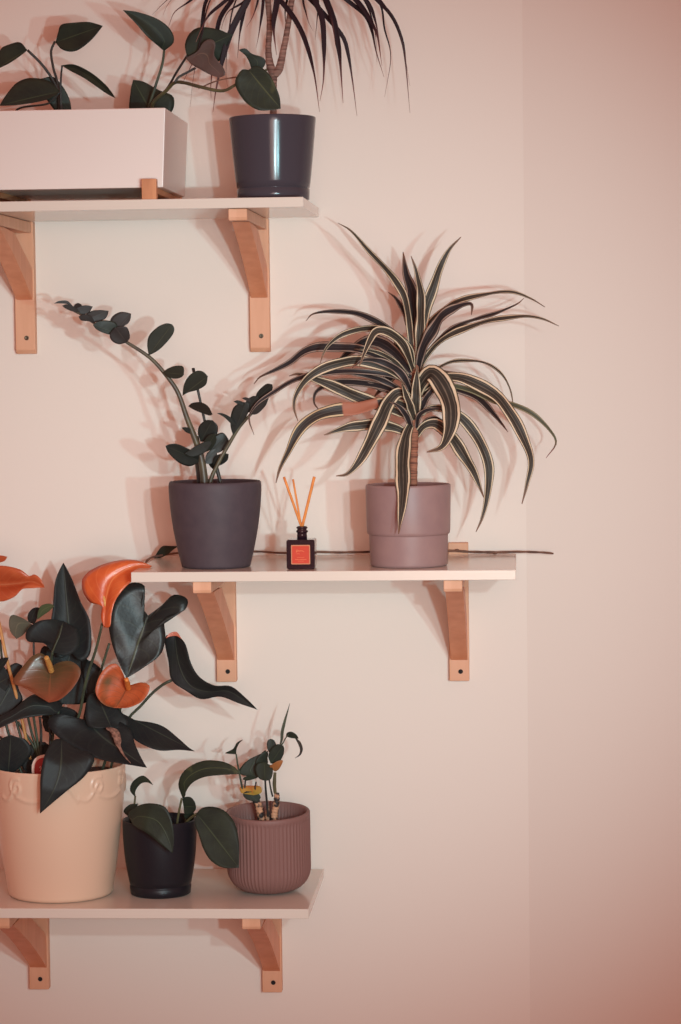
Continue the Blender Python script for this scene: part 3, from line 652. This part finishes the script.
# ------------------------------------------------------------------ striped dracaena
link_obj('trunk', tube_bm([W(413, 500, Y3), W(413.5, 470, Y3), W(414, 440, Y3), W(415, 400, Y3), W(416, 360, Y3), W(416, 335, Y3)], [.0056, .0056, .0062, .0066, .005, .002], 60, 14, bumps=.05), mat_trunk2, t_dr)
D, DD, DB, DR = mat_drac, mat_drac_dark, mat_drac_brown, mat_drac_red
DL = [ # points base->tip, half width px, tip depth, material, roll, profile kind
 ([(415, 372), (411, 340), (406, 302), (398, 285), (384, 267), (367, 249), (351, 231), (338, 223)], 5.0, .17, D, 25),
 ([(415, 370), (415, 330), (412, 294), (406, 273), (403, 252)], 9.5, .14, DD, 15),
 ([(417, 366), (420, 331), (421, 299), (417, 274), (411, 256)], 6.5, .22, D, 20),
 ([(417, 370), (420, 339), (425, 313), (432, 291), (440, 268), (449, 250), (461, 237)], 7, .19, D, -20),
 ([(418, 370), (421, 342), (431, 321), (447, 307), (464, 299), (488, 293.5), (512, 292), (530, 298), (545, 307)], 4.6, .13, D, 40),
 ([(418, 370), (422, 350), (431, 333), (441, 317), (456, 307), (471, 304), (471.5, 315)], 7.5, .25, DD, 25),
 ([(419, 368), (430, 350), (443, 336), (461, 324), (480, 318), (501, 311), (517, 304), (524, 298)], 4.5, .09, DD, 45),
 ([(418, 374), (426, 357), (438, 343), (456, 332), (480, 323), (504, 318), (525, 316), (543, 319), (559, 326)], 5, .17, D, 40),
 ([(417, 388), (432, 372), (453, 361.5), (480, 361.5), (500, 372), (510, 389), (514, 410)], 3, .12, D, 50),
 ([(418, 392), (438, 379), (456, 377), (475, 383), (496, 395), (510, 413), (522, 434), (531, 460), (527, 484), (522, 504)], 8, .25, D, 20),
 ([(418, 392), (440, 384), (470, 390), (496, 401), (514, 405), (533, 414), (549, 429), (556, 443), (546, 458)], 3.8, .2, DR, 20),
 ([(418, 396), (440, 388), (462, 390), (478, 398), (494, 414), (508, 432)], 5.5, .13, DD, 20),
 ([(417, 395), (422, 382), (431, 373), (442, 384), (450, 403), (451, 424), (446, 440), (440, 448), (427, 452)], 12.5, .29, D, 12),
 ([(416, 436), (424, 426), (436, 424), (449, 434), (461, 451), (474, 473), (484, 498)], 8, .22, D, -15),
 ([(417, 416), (432, 408), (450, 411), (466, 422), (480, 442), (489, 468), (487, 497), (482, 518), (476, 532)], 7, .2, D, 15),
 ([(414, 424), (410, 426), (405, 440), (402.5, 465), (403, 492), (400.5, 518), (398.5, 534)], 9.5, .285, D, -12),
 ([(413, 402), (404, 393.5), (396, 394), (387, 406), (379, 424), (369, 444), (358, 463), (347, 474), (336, 476)], 9, .27, D, 15),
 ([(411, 408), (395, 402), (378, 403), (358, 408), (338, 410), (316, 416), (300, 429), (288, 452), (280, 468), (276, 483)], 8, .25, DB, -15),
 ([(411, 436), (398, 429), (382, 425), (364, 425), (345, 428), (324, 435)], 7.5, .22, D, 15),
 ([(411, 418), (388, 408), (360, 398), (335, 387), (312, 378), (298, 374), (289, 376)], 8, .19, D, 10),
 ([(412, 384), (385, 374), (345, 371), (315, 374), (292, 381), (272, 393), (257, 404), (249, 418), (254, 435)], 4.2, .235, DD, -25),
 ([(413, 388), (390, 370), (362, 361), (340, 363), (322, 369), (306, 380), (296, 395), (294, 408), (298, 421)], 6.8, .26, D, 20),
 ([(412, 378), (388, 360), (360, 349), (338, 347), (318, 347), (303, 352), (290, 362), (275, 370), (260, 377), (254, 384)], 6.2, .14, DD, -15),
 ([(413, 366), (400, 341), (386, 327), (370, 318.5), (352, 312.5), (330, 311.5), (313, 314), (306, 321)], 4.5, .15, DD, 30),
 ([(414, 374), (411, 352), (400, 338), (383, 330), (362, 329), (342, 335), (327, 347), (320, 363)], 5.2, .24, D, 30),
 ([(414, 372), (404, 346), (390, 333), (377, 331), (369, 342), (359, 367)], 5.8, .28, D, 10),
 ([(412, 360), (402, 345), (397, 356), (390, 376), (380, 390), (374, 397)], 9, .1, DD, 5),
 ([(411, 372), (392, 350), (372, 341), (352, 350), (334, 365)], 8, .11, DD, 5),
 ([(414, 388), (403, 370), (388, 357), (372, 351), (354, 349)], 3.4, .19, D, 25),
 ([(413, 398), (405, 379), (393, 367), (378, 361), (364, 360), (352, 368)], 5.2, .24, DD, 20),
 ([(412, 400), (396, 387), (375, 378), (352, 373), (325, 374)], 4.2, .2, DD, 30),
 ([(412, 402), (385, 389), (365, 384), (346, 380)], 4, .15, DD, 10),
 ([(413, 432), (406, 415), (397, 405), (389, 402)], 4, .23, DD, 10),
 ([(416, 432), (419, 416), (428, 410), (444, 408)], 3.4, .23, DD, 20),
 ([(416, 425), (416, 400), (416.5, 380), (417.5, 366)], 6.5, .22, D, 0),
 ([(416, 424), (410, 405), (405, 392), (401, 380)], 5, .24, D, -15),
 ([(417, 420), (424, 402), (432, 390), (436, 378)], 4.5, .22, DD, 15),
 ([(411, 400), (380, 386), (340, 382), (318, 390), (314, 402), (320, 411)], 4.6, .12, DD, 10),
 ([(418, 384), (432, 373), (452, 374), (476, 377)], 3.6, .15, DD, 10),
 ([(416, 440), (424, 424), (434, 418), (446, 422)], 3.5, .16, DD, 10),
 ([(416, 350), (419, 320), (425, 300), (430, 290)], 5, .16, DD, 10),
 ([(415, 352), (408, 320), (397, 300), (388, 292)], 4.5, .12, DD, 10),
]
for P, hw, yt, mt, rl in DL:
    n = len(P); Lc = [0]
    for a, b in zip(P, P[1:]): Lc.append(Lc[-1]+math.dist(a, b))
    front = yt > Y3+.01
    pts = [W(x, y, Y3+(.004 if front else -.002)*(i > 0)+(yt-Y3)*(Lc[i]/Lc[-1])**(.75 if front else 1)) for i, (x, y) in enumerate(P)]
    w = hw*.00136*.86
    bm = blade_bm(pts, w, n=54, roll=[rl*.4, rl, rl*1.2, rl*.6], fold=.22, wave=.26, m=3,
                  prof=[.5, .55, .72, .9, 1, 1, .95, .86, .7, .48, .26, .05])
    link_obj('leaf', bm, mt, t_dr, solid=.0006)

# ------------------------------------------------------------------ loose vine along the back of the middle shelf
t_v = thing('pothos_vine', 'thin brown vine along the back edge of the middle shelf, one leaf at its left', 'vine', W(340, 552, .012))
vy = .012
stem(t_v, ID, [(146, 562), (155, 556.5), (200, 551), (256, 551.5), (283, 553), (318, 552), (345, 552.5), (400, 551), (452, 550.8), (470, 551.8), (495, 552.4), (520, 551.8), (545, 552.6), (553.5, 553.6)], [1.1, 1.1, 1, 1.1, 1.1, 1.2, 1.2, 1], mat_vine, (.05, .014, .012, .012, .012, .012), n=90, bumps=.12)
for q in ((457, 550.2), (495, 553)): 
    bm = bmesh.new(); bmesh.ops.create_uvsphere(bm, u_segments=10, v_segments=8, radius=.0024, matrix=Matrix.Translation(W(q[0], q[1], vy)) @ Matrix.Diagonal((1.5, 1, .8, 1)))
    link_obj('node', bm, mat_vine, t_v)
leaf(t_v, ID, (154, 558.5), (179, 546), [(158, 551), (163, 546), (170, 546)], [(160, 558), (168, 554), (174, 549)], mat_pothos, (.03, .04), tl=.004, tr=.01)

# ------------------------------------------------------------------ scent diffuser
bx = W(301, 554, .245); bw = 14.2*PS(301, 554, .25); by = -.236
zb = zs2; zsh = zat(301, 539.6, .25)
t_b = thing('scent_diffuser', 'small square dark bottle with an orange label and three reeds', 'diffuser', (bx.x, by, zb))
def rbox(x0, x1, y0, y1, z0, z1, r, cr=6):
    bm = bmesh.new(); P = []
    for cx, cz, a0 in ((x1-r, z1-r, 0), (x0+r, z1-r, 90), (x0+r, z0+r, 180), (x1-r, z0+r, 270)):
        for k in range(cr+1):
            a = math.radians(a0+90*k/cr); P.append((cx+r*math.cos(a), cz+r*math.sin(a)))
    a = [bm.verts.new((x, y0, z)) for x, z in P]; b = [bm.verts.new((x, y1, z)) for x, z in P]; n = len(P)
    bm.faces.new(a); bm.faces.new(b[::-1])
    for i in range(n): bm.faces.new((a[i], a[(i+1) % n], b[(i+1) % n], b[i]))
    bmesh.ops.recalc_face_normals(bm, faces=bm.faces); return bm
x0, x1 = bx.x-bw, bx.x+bw; fy = -.252
link_obj('body', rbox(x0, x1, fy, fy+.020, zb+.0003, zsh, .003), mat_bottle, t_b, smooth=False, bevel=.001)
link_obj('glass_back', rbox(x0+.0006, x1-.0006, fy+.0202, fy+.044, zb+.0009, zsh-.0006, .003), mat_glass, t_b, smooth=False, bevel=.0012)
nc = Vector((bx.x+.0015, fy+.0105, zsh)); k = PS(301, 540, .24)
zn = zat(301, 526, .24)-zsh
prn = [(0, -.0005), (5.2*k, -.0005), (4.9*k, zn*.35), (4.9*k, zn*.5), (6*k, zn*.55), (6*k, zn*.65), (4.7*k, zn*.7), (4.7*k, zn*.8), (5.6*k, zn*.84), (5.6*k, zn*.92), (4.8*k, zn*.96), (4.6*k, zn), (3.6*k, zn), (3.6*k, zn*.6), (0, zn*.58)]
link_obj('neck', lathe_bm(prn, nc, 40), mat_bottle, t_b)
def lab(px0, py0, px1, py1, mat, dy, name, r=.0012, parent=t_b):
    a = W(px0, py0, .252); b = W(px1, py1, .252)
    return link_obj(name, rbox(min(a.x, b.x), max(a.x, b.x), fy-dy, fy-dy+.0002, min(a.z, b.z), max(a.z, b.z), r), mat, parent, smooth=False)
lb = lab(291, 545, 310.3, 564.3, mat_label_edge, .0003, 'label')
lab(292, 546, 309.3, 563.3, mat_label, .0006, 'label_field', .0008, lb)
a = W(296.2, 552.2, .252); sc = PS(301, 552, .252)
bm = bmesh.new()       # small script lettering, a soft illegible wordmark and two fine lines
def stroke(P, r):
    pts = [W(x, y, .252) for x, y in P]; pts = [Vector((p.x, fy-.0007, p.z)) for p in pts]; tube_bm(pts, r*sc, 30, 6, bm)
stroke([(296.4, 552.6), (296.4, 550.3), (297.3, 550), (297.6, 551.2), (296.6, 551.7)], .22)
stroke([(298.2, 551.6), (298.4, 550.6), (299, 550.4), (299.2, 551.3), (299.8, 551.2), (300, 550.5), (300.6, 550.4), (300.8, 551.2), (301.4, 551.1), (301.6, 550.5), (302.2, 550.5), (302.6, 551.2), (303.3, 551.3), (304.2, 551.6)], .22)
stroke([(296.6, 554.2), (298, 553.6), (299.6, 553.9)], .16)
stroke([(295, 559.4), (300, 559.6), (306.6, 559.4)], .22); stroke([(297, 557.4), (304.5, 557.4)], .14); stroke([(298, 561.2), (304, 561.2)], .14)
link_obj('print', bm, mat_label_ink, lb)
zr = zsh+zn*.62
for (px, py, Yt, r, dx) in ((284, 477.2, .262, 1.25, -.0012), (293, 479.3, .235, 1.0, 0), (314.3, 477, .262, 1.45, .0012)):
    top = W(px, py, Yt); p0 = Vector((nc.x-dx*1.0, nc.y, zr)); 
    link_obj('reed', tube_bm([p0, top], r*k, 6, 10), mat_reed, t_b)

# ------------------------------------------------------------------ anthurium
Z3 = T(0, 540, 4.864); Z4 = T(60, 540, 3.243); Z5 = T(0, 660, 3.405); Zc = T(70, 640, 4.864); Zd = T(0, 660, 7.31); Ze = T(0, 560, 8.53)
def a_(xf, base, tip, L, R, Y, m=mat_anth, **k): return leaf(t_an, xf, base, tip, L, R, m, Y, **k)
def as_(tr, P, r, Y, m=mat_stem, **k): return stem(t_an, tr, P, r, m, Y, **k)
a_(Z3, (345, 545), (308, 110), [(285, 575), (240, 480), (256, 340), (266, 215), (285, 155)], [(395, 590), (440, 545), (438, 400), (392, 300), (352, 195), (325, 140)], (.15, .13), tl=.012, tr=.012)
a_(Z3, (255, 545), (310, 395), [(210, 500), (135, 492), (128, 445), (180, 398), (250, 385)], [(330, 560), (385, 520), (380, 440)], (.2, .16), tl=.01, tr=.0)
a_(Z3, (300, 800), (340, 545), [(230, 740), (195, 620), (205, 520), (270, 530)], [(420, 790), (490, 700), (480, 640), (410, 570)], (.13, .12))
a_(Ze, (275, 552), (142, 672), [(225, 515), (160, 482), (98, 470), (76, 530), (90, 610)], [(240, 590), (195, 640)], (.15, .19), mat_anth_grey, tl=.0, tr=-.006)
a_(Ze, (318, 510), (462, 395), [(322, 455), (345, 395), (395, 374), (440, 376)], [(360, 478), (415, 440)], (.15, .17), mat_anth_green)
a_(Ze, (290, 548), (345, 412), [(240, 520), (238, 465), (270, 420), (310, 404)], [(312, 510), (330, 450)], (.145, .12), mat_anth)
as_(Ze, [(282, 550), (290, 640), (288, 760), (300, 1000)], [.9, 1.1], (.145, .15), mat_stem_dark)
a_(Z4, (285, 245), (216, 448), [(262, 205), (275, 150), (228, 140), (178, 186), (158, 262), (168, 335), (192, 400)], [(330, 212), (368, 178), (412, 190), (404, 228), (342, 252), (342, 318), (325, 372), (262, 420)], (.17, .195), tl=.002, tr=-.003, wave=.003, mid=[(262, 310), (236, 390)], n=44, m=mat_anth_top)
a_(Z4, (372, 302), (640, 550), [(405, 335), (425, 400), (452, 444), (500, 472), (555, 475), (605, 515)], [(340, 318), (352, 395), (362, 455), (410, 490), (458, 516), (520, 508), (580, 530)], (.16, .2), mid=[(385, 400), (420, 470), (480, 492), (550, 492)], tl=.018, tr=-.004, n=36, wave=.005)
leaf(t_an, Z4, (343, 318), (396, 322), [(355, 303), (378, 298)], [(362, 312), (380, 312)], mat_spathe_red, (.18, .175))
as_(Z4, [(362, 455), (335, 468), (298, 498), (260, 540), (225, 575), (190, 640), (165, 740), (150, 800)], [1.5, 1.4, 1.3], (.17, .165, .16))
a_(Zc, (230, 345), (606, 541), [(300, 385), (400, 402), (462, 425), (530, 480), (575, 520)], [(290, 440), (312, 482), (370, 516), (440, 538), (530, 534)], (.17, .215), tl=-.006, tr=.015)
a_(Zc, (72, 388), (374, 621), [(-60, 360), (-110, 400), (-60, 470), (30, 525), (130, 575), (235, 598), (310, 610)], [(120, 375), (210, 385), (290, 430), (318, 510), (345, 570)], (.2, .245), mat_anth_scar, mid=[(170, 480), (280, 555)], tl=.012, tr=-.01, n=34)
a_(Zc, (200, 425), (130, 258), [(120, 430), (80, 405), (78, 320), (92, 268)], [(270, 425), (285, 395), (240, 340), (180, 280)], (.215, .19), tl=.008)
a_(Z5, (210, 268), (136, 523), [(180, 275), (150, 330), (138, 400), (137, 470)], [(262, 300), (322, 328), (292, 392), (225, 448), (172, 492)], (.262, .289, .297, .296), mid=[(205, 370), (180, 450)], tl=.004, tr=-.004)
a_(Zd, (430, 375), (-60, 515), [(455, 320), (380, 275), (260, 250), (180, 290), (100, 360), (0, 415)], [(400, 400), (290, 408), (150, 432), (20, 488)], (.2, .23), tl=-.02, tr=.014)
a_(Zd, (-60, 440), (165, 40), [(-60, 250), (40, 75), (110, 22)], [(60, 400), (165, 300), (130, 180)], (.19, .17))
a_(Zd, (60, 830), (80, 548), [(-20, 800), (-60, 650), (10, 575)], [(130, 800), (235, 680), (190, 585), (130, 565)], (.21, .22))
a_(Zd, (200, 840), (330, 600), [(160, 760), (200, 640), (260, 600)], [(300, 860), (380, 760), (380, 650)], (.17, .15))
a_(Z3, (-30, 640), (42, 572), [(-10, 585), (20, 572)], [(0, 640), (30, 600)], (.2, .21))
a_(Zd, (-30, 180), (60, 130), [(-30, 60), (30, 50)], [(0, 260), (60, 200)], (.18, .18))
a_(Zc, (60, 400), (250, 330), [(80, 270), (60, 100), (160, 150)], [(120, 420), (240, 400)], (.14, .13))
a_(Zd, (300, 420), (600, 480), [(360, 360), (460, 340), (560, 380)], [(340, 460), (460, 520), (560, 530)], (.15, .16))
a_(Zd, (330, 520), (420, 420), [(310, 450), (360, 400)], [(400, 540), (450, 480)], (.14, .13))
sp_ = Zc([(176, 430), (205, 440), (228, 470), (236, 510), (262, 560), (296, 600)])
link_obj('leaf_scar', blade_bm([W(x, y, .2335+.0025*i) for i, (x, y) in enumerate(sp_)], .0062, n=40, prof=[.15, .5, 1, .75, .9, .3, .28, .2, .1, .04], wave=.5, fold=0), mat_scar, t_an, solid=.0004)
as_(Ze, [(-98, 205), (-75, 330), (-45, 420), (-18, 490)], [1.4, 1.6], (.2, .192, .19), mat_stem_tan, name='flower_stalk')
as_(Z3, [(-58, 104), (-62, 300), (-30, 600), (30, 900), (120, 1180)], [1.2, 1.5], (.16, .16, .17), mat_stem, name='flower_stalk')
# petioles down to the pot
for P, m in (([(130, 450), (180, 530), (240, 620), (300, 760), (330, 900)], mat_stem), ([(205, 420), (228, 520), (262, 640), (310, 900)], mat_stem),
          ([(245, 415), (262, 520), (280, 640), (320, 900)], mat_stem), ([(290, 415), (300, 520), (300, 700), (330, 900)], mat_stem_dark),
          ([(362, 480), (368, 570), (360, 700), (350, 900)], mat_stem_dark), ([(0, 560), (60, 640), (160, 760), (250, 900)], mat_stem_dark), ([(430, 375), (400, 470), (370, 700), (360, 900)], mat_stem)):
    as_(Zd, P, [1.2, 1.5, 1.7], (.165, .16, .165), m)
as_(Z3, [(255, 545), (248, 600), (250, 700), (260, 900)], [1.3, 1.5], (.2, .18, .17))
as_(Ze, [(445, 790), (470, 730), (510, 640), (530, 560)], [.9, .6], (.205, .19), mat_stem)
as_(Ze, [(-20, 480), (0, 570), (30, 720), (75, 920), (150, 1200), (260, 1700)], [1.6, 1.7, 1.4], (.19, .19, .17), mat_stem_tan, name='flower_stalk')
as_(Ze, [(0, 680), (12, 800), (40, 1000), (200, 1600)], [1.2, 1.3], (.18, .17), mat_stem)
as_(Z4, [(137, 270), (118, 350), (92, 430), (75, 500), (64, 560), (20, 700), (5, 800)], [1.3, 1.5, 1.6], (.215, .19, .165))
as_(Z4, [(160, 335), (140, 400), (112, 500), (80, 600), (60, 800)], [1.3, 1.5], (.18, .165))
as_(Zc, [(280, 225), (240, 350), (200, 500), (100, 800)], [1.2, 1.5], (.2, .17))
as_(Z3, [(245, 640), (230, 720), (250, 900)], [1.3, 1.5], (.21, .17))
# flowers
def spathe(xf, base, tip, L, R, m, Y, **k): return leaf(t_an, xf, base, tip, L, R, m, Y, name='spathe', **k)
spathe(Ze, (-100, 200), (383, 236), [(-90, 70), (0, 48), (90, 58), (180, 85), (248, 136), (292, 122), (345, 158)], [(-90, 330), (0, 355), (80, 336), (140, 300), (192, 248), (280, 241), (340, 236)], mat_spathe_red, (.2, .235), mid=[(0, 210), (150, 200), (260, 185), (320, 200)], tl=.015, tr=.02, cup=-.008, n=40)
spathe(Z3, (-60, 100), (36, 82), [(-30, 75), (10, 76)], [(-30, 112), (18, 104)], mat_spathe_red, (.16, .17))
sf = spathe(Z4, (143, 283), (299, 85), [(133, 250), (134, 208), (100, 203), (76, 170), (72, 130), (98, 100), (150, 76), (215, 64), (262, 70)], [(162, 280), (168, 235), (182, 192), (215, 150), (262, 112)], mat_spathe_o, (.23, .2), mid=[(146, 225), (152, 180), (170, 130), (215, 95), (262, 80)], tl=-.01, tr=.024, cup=-.006, n=44)
s3 = spathe(Z3, (247, 640), (238, 790), [(238, 590), (205, 552), (160, 562), (108, 618), (62, 690), (118, 718), (175, 752)], [(262, 610), (300, 592), (350, 592), (390, 628), (384, 672), (345, 730), (292, 775)], mat_spathe_br, (.22, .255), mid=[(243, 690)], tl=-.004, tr=.012, cup=.004, n=36)
s4 = spathe(Zc, (278, 228), (222, 330), [(262, 175), (228, 118), (182, 128), (142, 178), (124, 250), (150, 300), (185, 322)], [(310, 215), (352, 207), (386, 222), (378, 262), (345, 302), (285, 328)], mat_spathe_lo, (.205, .235), mid=[(256, 275)], tl=.006, tr=.004, cup=.006, n=36)
stem(s3, Z3, [(250, 638), (238, 602), (226, 572)], [2.9, 3.0, 2.4], mat_spadix, (.232, .262), name='spadix')
stem(s4, Zc, [(284, 236), (279, 212), (275, 192)], [2.8, 2.8, 2.2], mat_spadix2, (.216, .245), name='spadix')
stem(sf, Z4, [(148, 215), (140, 180), (136, 158)], [2, 2.2, 1.6], mat_anth_green if False else mat_spadix, (.222, .216), name='spadix')

# tag stuck in the anthurium pot
t_tag = thing('plant_tag', 'red rounded plant tag with white border stuck in the anthurium pot', 'plant tag', W(46, 790, .2))
def disc(px, py, r, Y, mat, name, th=.0006, parent=None):
    c = W(px, py, Y); bm = bmesh.new(); seg = 40; R_ = r*PS(px, py, Y)
    for s0 in range(1):
        P = []
        for k in range(seg):
            a = 2*math.pi*k/seg; e = abs(math.cos(a))**.8*math.copysign(1, math.cos(a)); f = abs(math.sin(a))**.8*math.copysign(1, math.sin(a)); P.append((c.x+R_*e, c.z+R_*f))
    a = [bm.verts.new((x, c.y, z)) for x, z in P]; b = [bm.verts.new((x, c.y+th, z)) for x, z in P]
    bm.faces.new(a); bm.faces.new(b[::-1])
    for i in range(seg): bm.faces.new((a[i], a[(i+1) % seg], b[(i+1) % seg], b[i]))
    bmesh.ops.recalc_face_normals(bm, faces=bm.faces); return link_obj(name, bm, mat, parent, smooth=False)
cd_ = disc(47, 770, 15.5, .222, mat_tag_w, 'card', parent=t_tag); disc(47, 770, 12.8, .2226, mat_tag, 'red_field', .0004, t_tag)
link_obj('spike', tube_bm([W(47, 782, .2216), W(47, 812, .2216)], .0018, 4, 8), mat_tag_w, t_tag)
bm = bmesh.new()
for P in ([(39.5, 768), (40.5, 766), (41, 769), (40, 771)], [(42.6, 770.5), (43.4, 767), (44.2, 770.5)], [(46, 770.5), (46.4, 767), (48, 767.5), (48, 770.5)]):
    pts = [Vector((W(x, y, .2228).x, -.2230, W(x, y, .2228).z)) for x, y in P]; tube_bm(pts, .0004, 12, 6, bm)
link_obj('print', bm, mat_tag_w, t_tag)

# ------------------------------------------------------------------ small pothos in the dark pot
P6 = T(110, 690, 3.095)
def p_(base, tip, L, R, Y, m=mat_pothos, xf=P6, par=t_po, **k): return leaf(par, xf, base, tip, L, R, m, Y, **k)
p_((62, 398), (194, 505), [(58, 378), (95, 355), (132, 351), (170, 362), (190, 400), (198, 455)], [(75, 420), (118, 446), (160, 480)], (.222, .25, .256, .256), tl=.002, tr=.002)
p_((77, 330), (133, 294), [(62, 310), (70, 284), (98, 265), (118, 275)], [(80, 310), (96, 290), (115, 286)], (.17, .19))
p_((60, 395), (86, 352), [(42, 375), (60, 355)], [(78, 390), (84, 370)], (.17, .17))
p_((225, 335), (400, 260), [(212, 290), (232, 248), (285, 220), (345, 221), (388, 240)], [(250, 292), (290, 270), (345, 263)], (.18, .2), mat_pothos_var, tl=-.012, tr=.012)
p_((228, 360), (266, 362), [(226, 335), (248, 331), (262, 346)], [(232, 385), (252, 383), (264, 372)], (.175, .185))
p_((240, 405), (258, 378), [(228, 388), (240, 374)], [(252, 405), (262, 390)], (.17, .175))
p_((268, 382), (399, 550), [(285, 365), (318, 361), (355, 374), (386, 412), (399, 470)], [(262, 410), (275, 450), (288, 490), (312, 528), (350, 550)], (.21, .245), tl=-.004, tr=.008)
for P, r, Y in (([(78, 328), (76, 350), (70, 380), (80, 440), (110, 520)], [1, 1.3], (.17, .165)), ([(200, 500), (206, 430), (212, 385), (222, 335)], [1.3, 1.1], (.165, .18)), ([(215, 480), (232, 420), (238, 385)], 1, (.165, .17)),
                ([(62, 398), (70, 420), (110, 500)], 1.2, (.185, .165)), ([(268, 384), (245, 400), (215, 440), (200, 500)], 1.3, (.205, .165))):
    stem(t_po, P6, P, r, mat_stem_dark if r == 1.2 else mat_stem_lime, Y)
bm = bmesh.new()

# ------------------------------------------------------------------ cutting in the ribbed pot
R6 = T(225, 700, 7.567); q_ = lambda *a, **k: p_(*a, xf=R6, par=t_st, **k)
stem(t_st, R6, [(285, 960), (268, 860), (250, 790), (205, 730), (150, 712)], [3, 3.6, 3.8, 3.6, 3], mat_stump, (.15, .155), name='stump', bumps=.12, n=34)
stem(t_st, R6, [(370, 960), (374, 860), (390, 780), (392, 705)], [3.8, 3.6, 3.4, 2.6], mat_stump, (.15, .155), name='stump', bumps=.12, n=34)
stem(t_st, R6, [(330, 950), (322, 860), (325, 800)], [3, 2.6, 1.4], mat_stump, (.15, .15), name='stump', bumps=.12)
for P, r, Y, m in (([(135, 690), (118, 600), (98, 500), (84, 408)], [1.1, .8], (.155, .16), mat_stem), ([(325, 880), (316, 760), (308, 680), (304, 600)], [1.2, 1.0], (.155, .17), mat_stem_dark),
                   ([(360, 730), (348, 680), (334, 600)], [.9, .8], (.155, .16), mat_stem_dark), ([(380, 705), (374, 640), (378, 550)], [1.6, 1.9, 1.5], (.155, .16), mat_stem_lime),
                   ([(420, 345), (436, 330), (458, 290), (480, 262)], [.7, .5], (.16, .165), mat_stem), ([(235, 620), (228, 670), (240, 760)], .7, (.16, .155), mat_stem_dark), ([(155, 600), (150, 680), (160, 720)], .8, (.155, .155), mat_stem_dark)):
    stem(t_st, R6, P, r, m, Y)
q_((84, 410), (136, 300), [(10, 405), (8, 398), (58, 375), (92, 322)], [(88, 370), (105, 330)], (.16, .17))
q_((245, 590), (325, 385), [(160, 575), (105, 556), (112, 520), (160, 465), (230, 425)], [(280, 520), (300, 450), (325, 430)], (.16, .15))
q_((235, 505), (325, 470), [(240, 450), (280, 400), (312, 385)], [(262, 530), (305, 520)], (.165, .15))
q_((300, 470), (302, 612), [(250, 480), (228, 520), (255, 590)], [(350, 500), (362, 545), (345, 600)], (.17, .185), tl=.003)
q_((368, 420), (346, 294), [(330, 390), (316, 340), (325, 305)], [(392, 380), (385, 330), (368, 302)], (.16, .155))
q_((345, 480), (440, 345), [(328, 430), (345, 375), (395, 335)], [(400, 480), (440, 420), (448, 370)], (.165, .17))
q_((378, 540), (352, 490), [(350, 520), (338, 500)], [(410, 520), (438, 460), (400, 462)], (.168, .18), m=mat_sick_o)
q_((215, 720), (190, 648), [(130, 705), (112, 680), (120, 655)], [(270, 705), (278, 675), (262, 652)], (.165, .15), m=mat_sick)
q_((250, 770), (160, 690), [(170, 755), (135, 715)], [(270, 735), (240, 700)], (.16, .16))
q_((240, 592), (132, 600), [(200, 572), (150, 582)], [(205, 602), (160, 610)], (.16, .175))
q_((462, 275), (556, 292), [(470, 248), (502, 240), (540, 262)], [(490, 285), (520, 290)], (.16, .17))
def qb(P, hw, Y, mt):
    pts = [W(x, y, interp(list(Y), i/(len(P)-1))) for i, (x, y) in enumerate(R6(P))]
    link_obj('leaf', blade_bm(pts, hw*.0014, n=24, roll=15), mt, t_st, solid=.0005)
qb([(415, 350), (428, 300), (434, 235), (455, 150), (475, 80), (490, 25)], 1.6, (.155, .14), mat_stem)
qb([(535, 288), (565, 330), (578, 375), (565, 415), (530, 440)], 1.6, (.165, .185), mat_stem_dark)

# ------------------------------------------------------------------ light
def pos(px, py, L): p = W(px, py, -WB); return Vector((p.x, -L, p.z))
aim = W(280, 478, 0)
def spot(px, py, L, energy, col, rad, size, name, tgt=aim, blend=1.0):
    l = bpy.data.lights.new(name, 'SPOT'); l.energy = energy; l.color = col; l.shadow_soft_size = rad; l.spot_size = math.radians(size); l.spot_blend = blend
    o = bpy.data.objects.new(name, l); C.objects.link(o); o.location = pos(px, py, L)
    o.rotation_euler = (tgt-o.location).to_track_quat('-Z', 'Y').to_euler(); return o
spot(818, 250, 3.26, 78.4, (.659, .921, 1), .022, 38, 'upper_room_lamp')
spot(1060, 430, 3.26, 73.2, (.412, .921, 1), .03, 38, 'far_room_lamp')
spot(728, 440, 3.26, 109.8, (.589, .921, 1), .022, 38, 'lower_room_lamp')
spot(600, 430, 3.0, 161, (1, .673, .568), .6, 38, 'added_soft_fill')  # added broad reddish fill, dims outward and casts no clear shadow; no known lamp
w = bpy.data.worlds.new('room_ambience'); bpy.context.scene.world = w; w.use_nodes = True
nt = w.node_tree; bg = nt.nodes['Background']      # a little brighter from the ceiling than from the floor
gt = nt.nodes.new('ShaderNodeTexCoord'); gs = nt.nodes.new('ShaderNodeSeparateXYZ'); gm = nt.nodes.new('ShaderNodeMath'); gm.operation = 'MULTIPLY_ADD'
nt.links.new(gt.outputs['Generated'], gs.inputs[0]); nt.links.new(gs.outputs[2], gm.inputs[0]); gm.inputs[1].default_value = .65; gm.inputs[2].default_value = 1.0
nt.links.new(gm.outputs[0], bg.inputs[1])
bg = nt.nodes['Background']; bg.inputs[0].default_value = (.391, .138, .100, 1); bg.inputs[1].default_value = 1
vs = bpy.context.scene.view_settings; vs.view_transform = 'Standard'; vs.look = 'None'; vs.gamma = 1; vs.exposure = 0; vs.use_curve_mapping = False
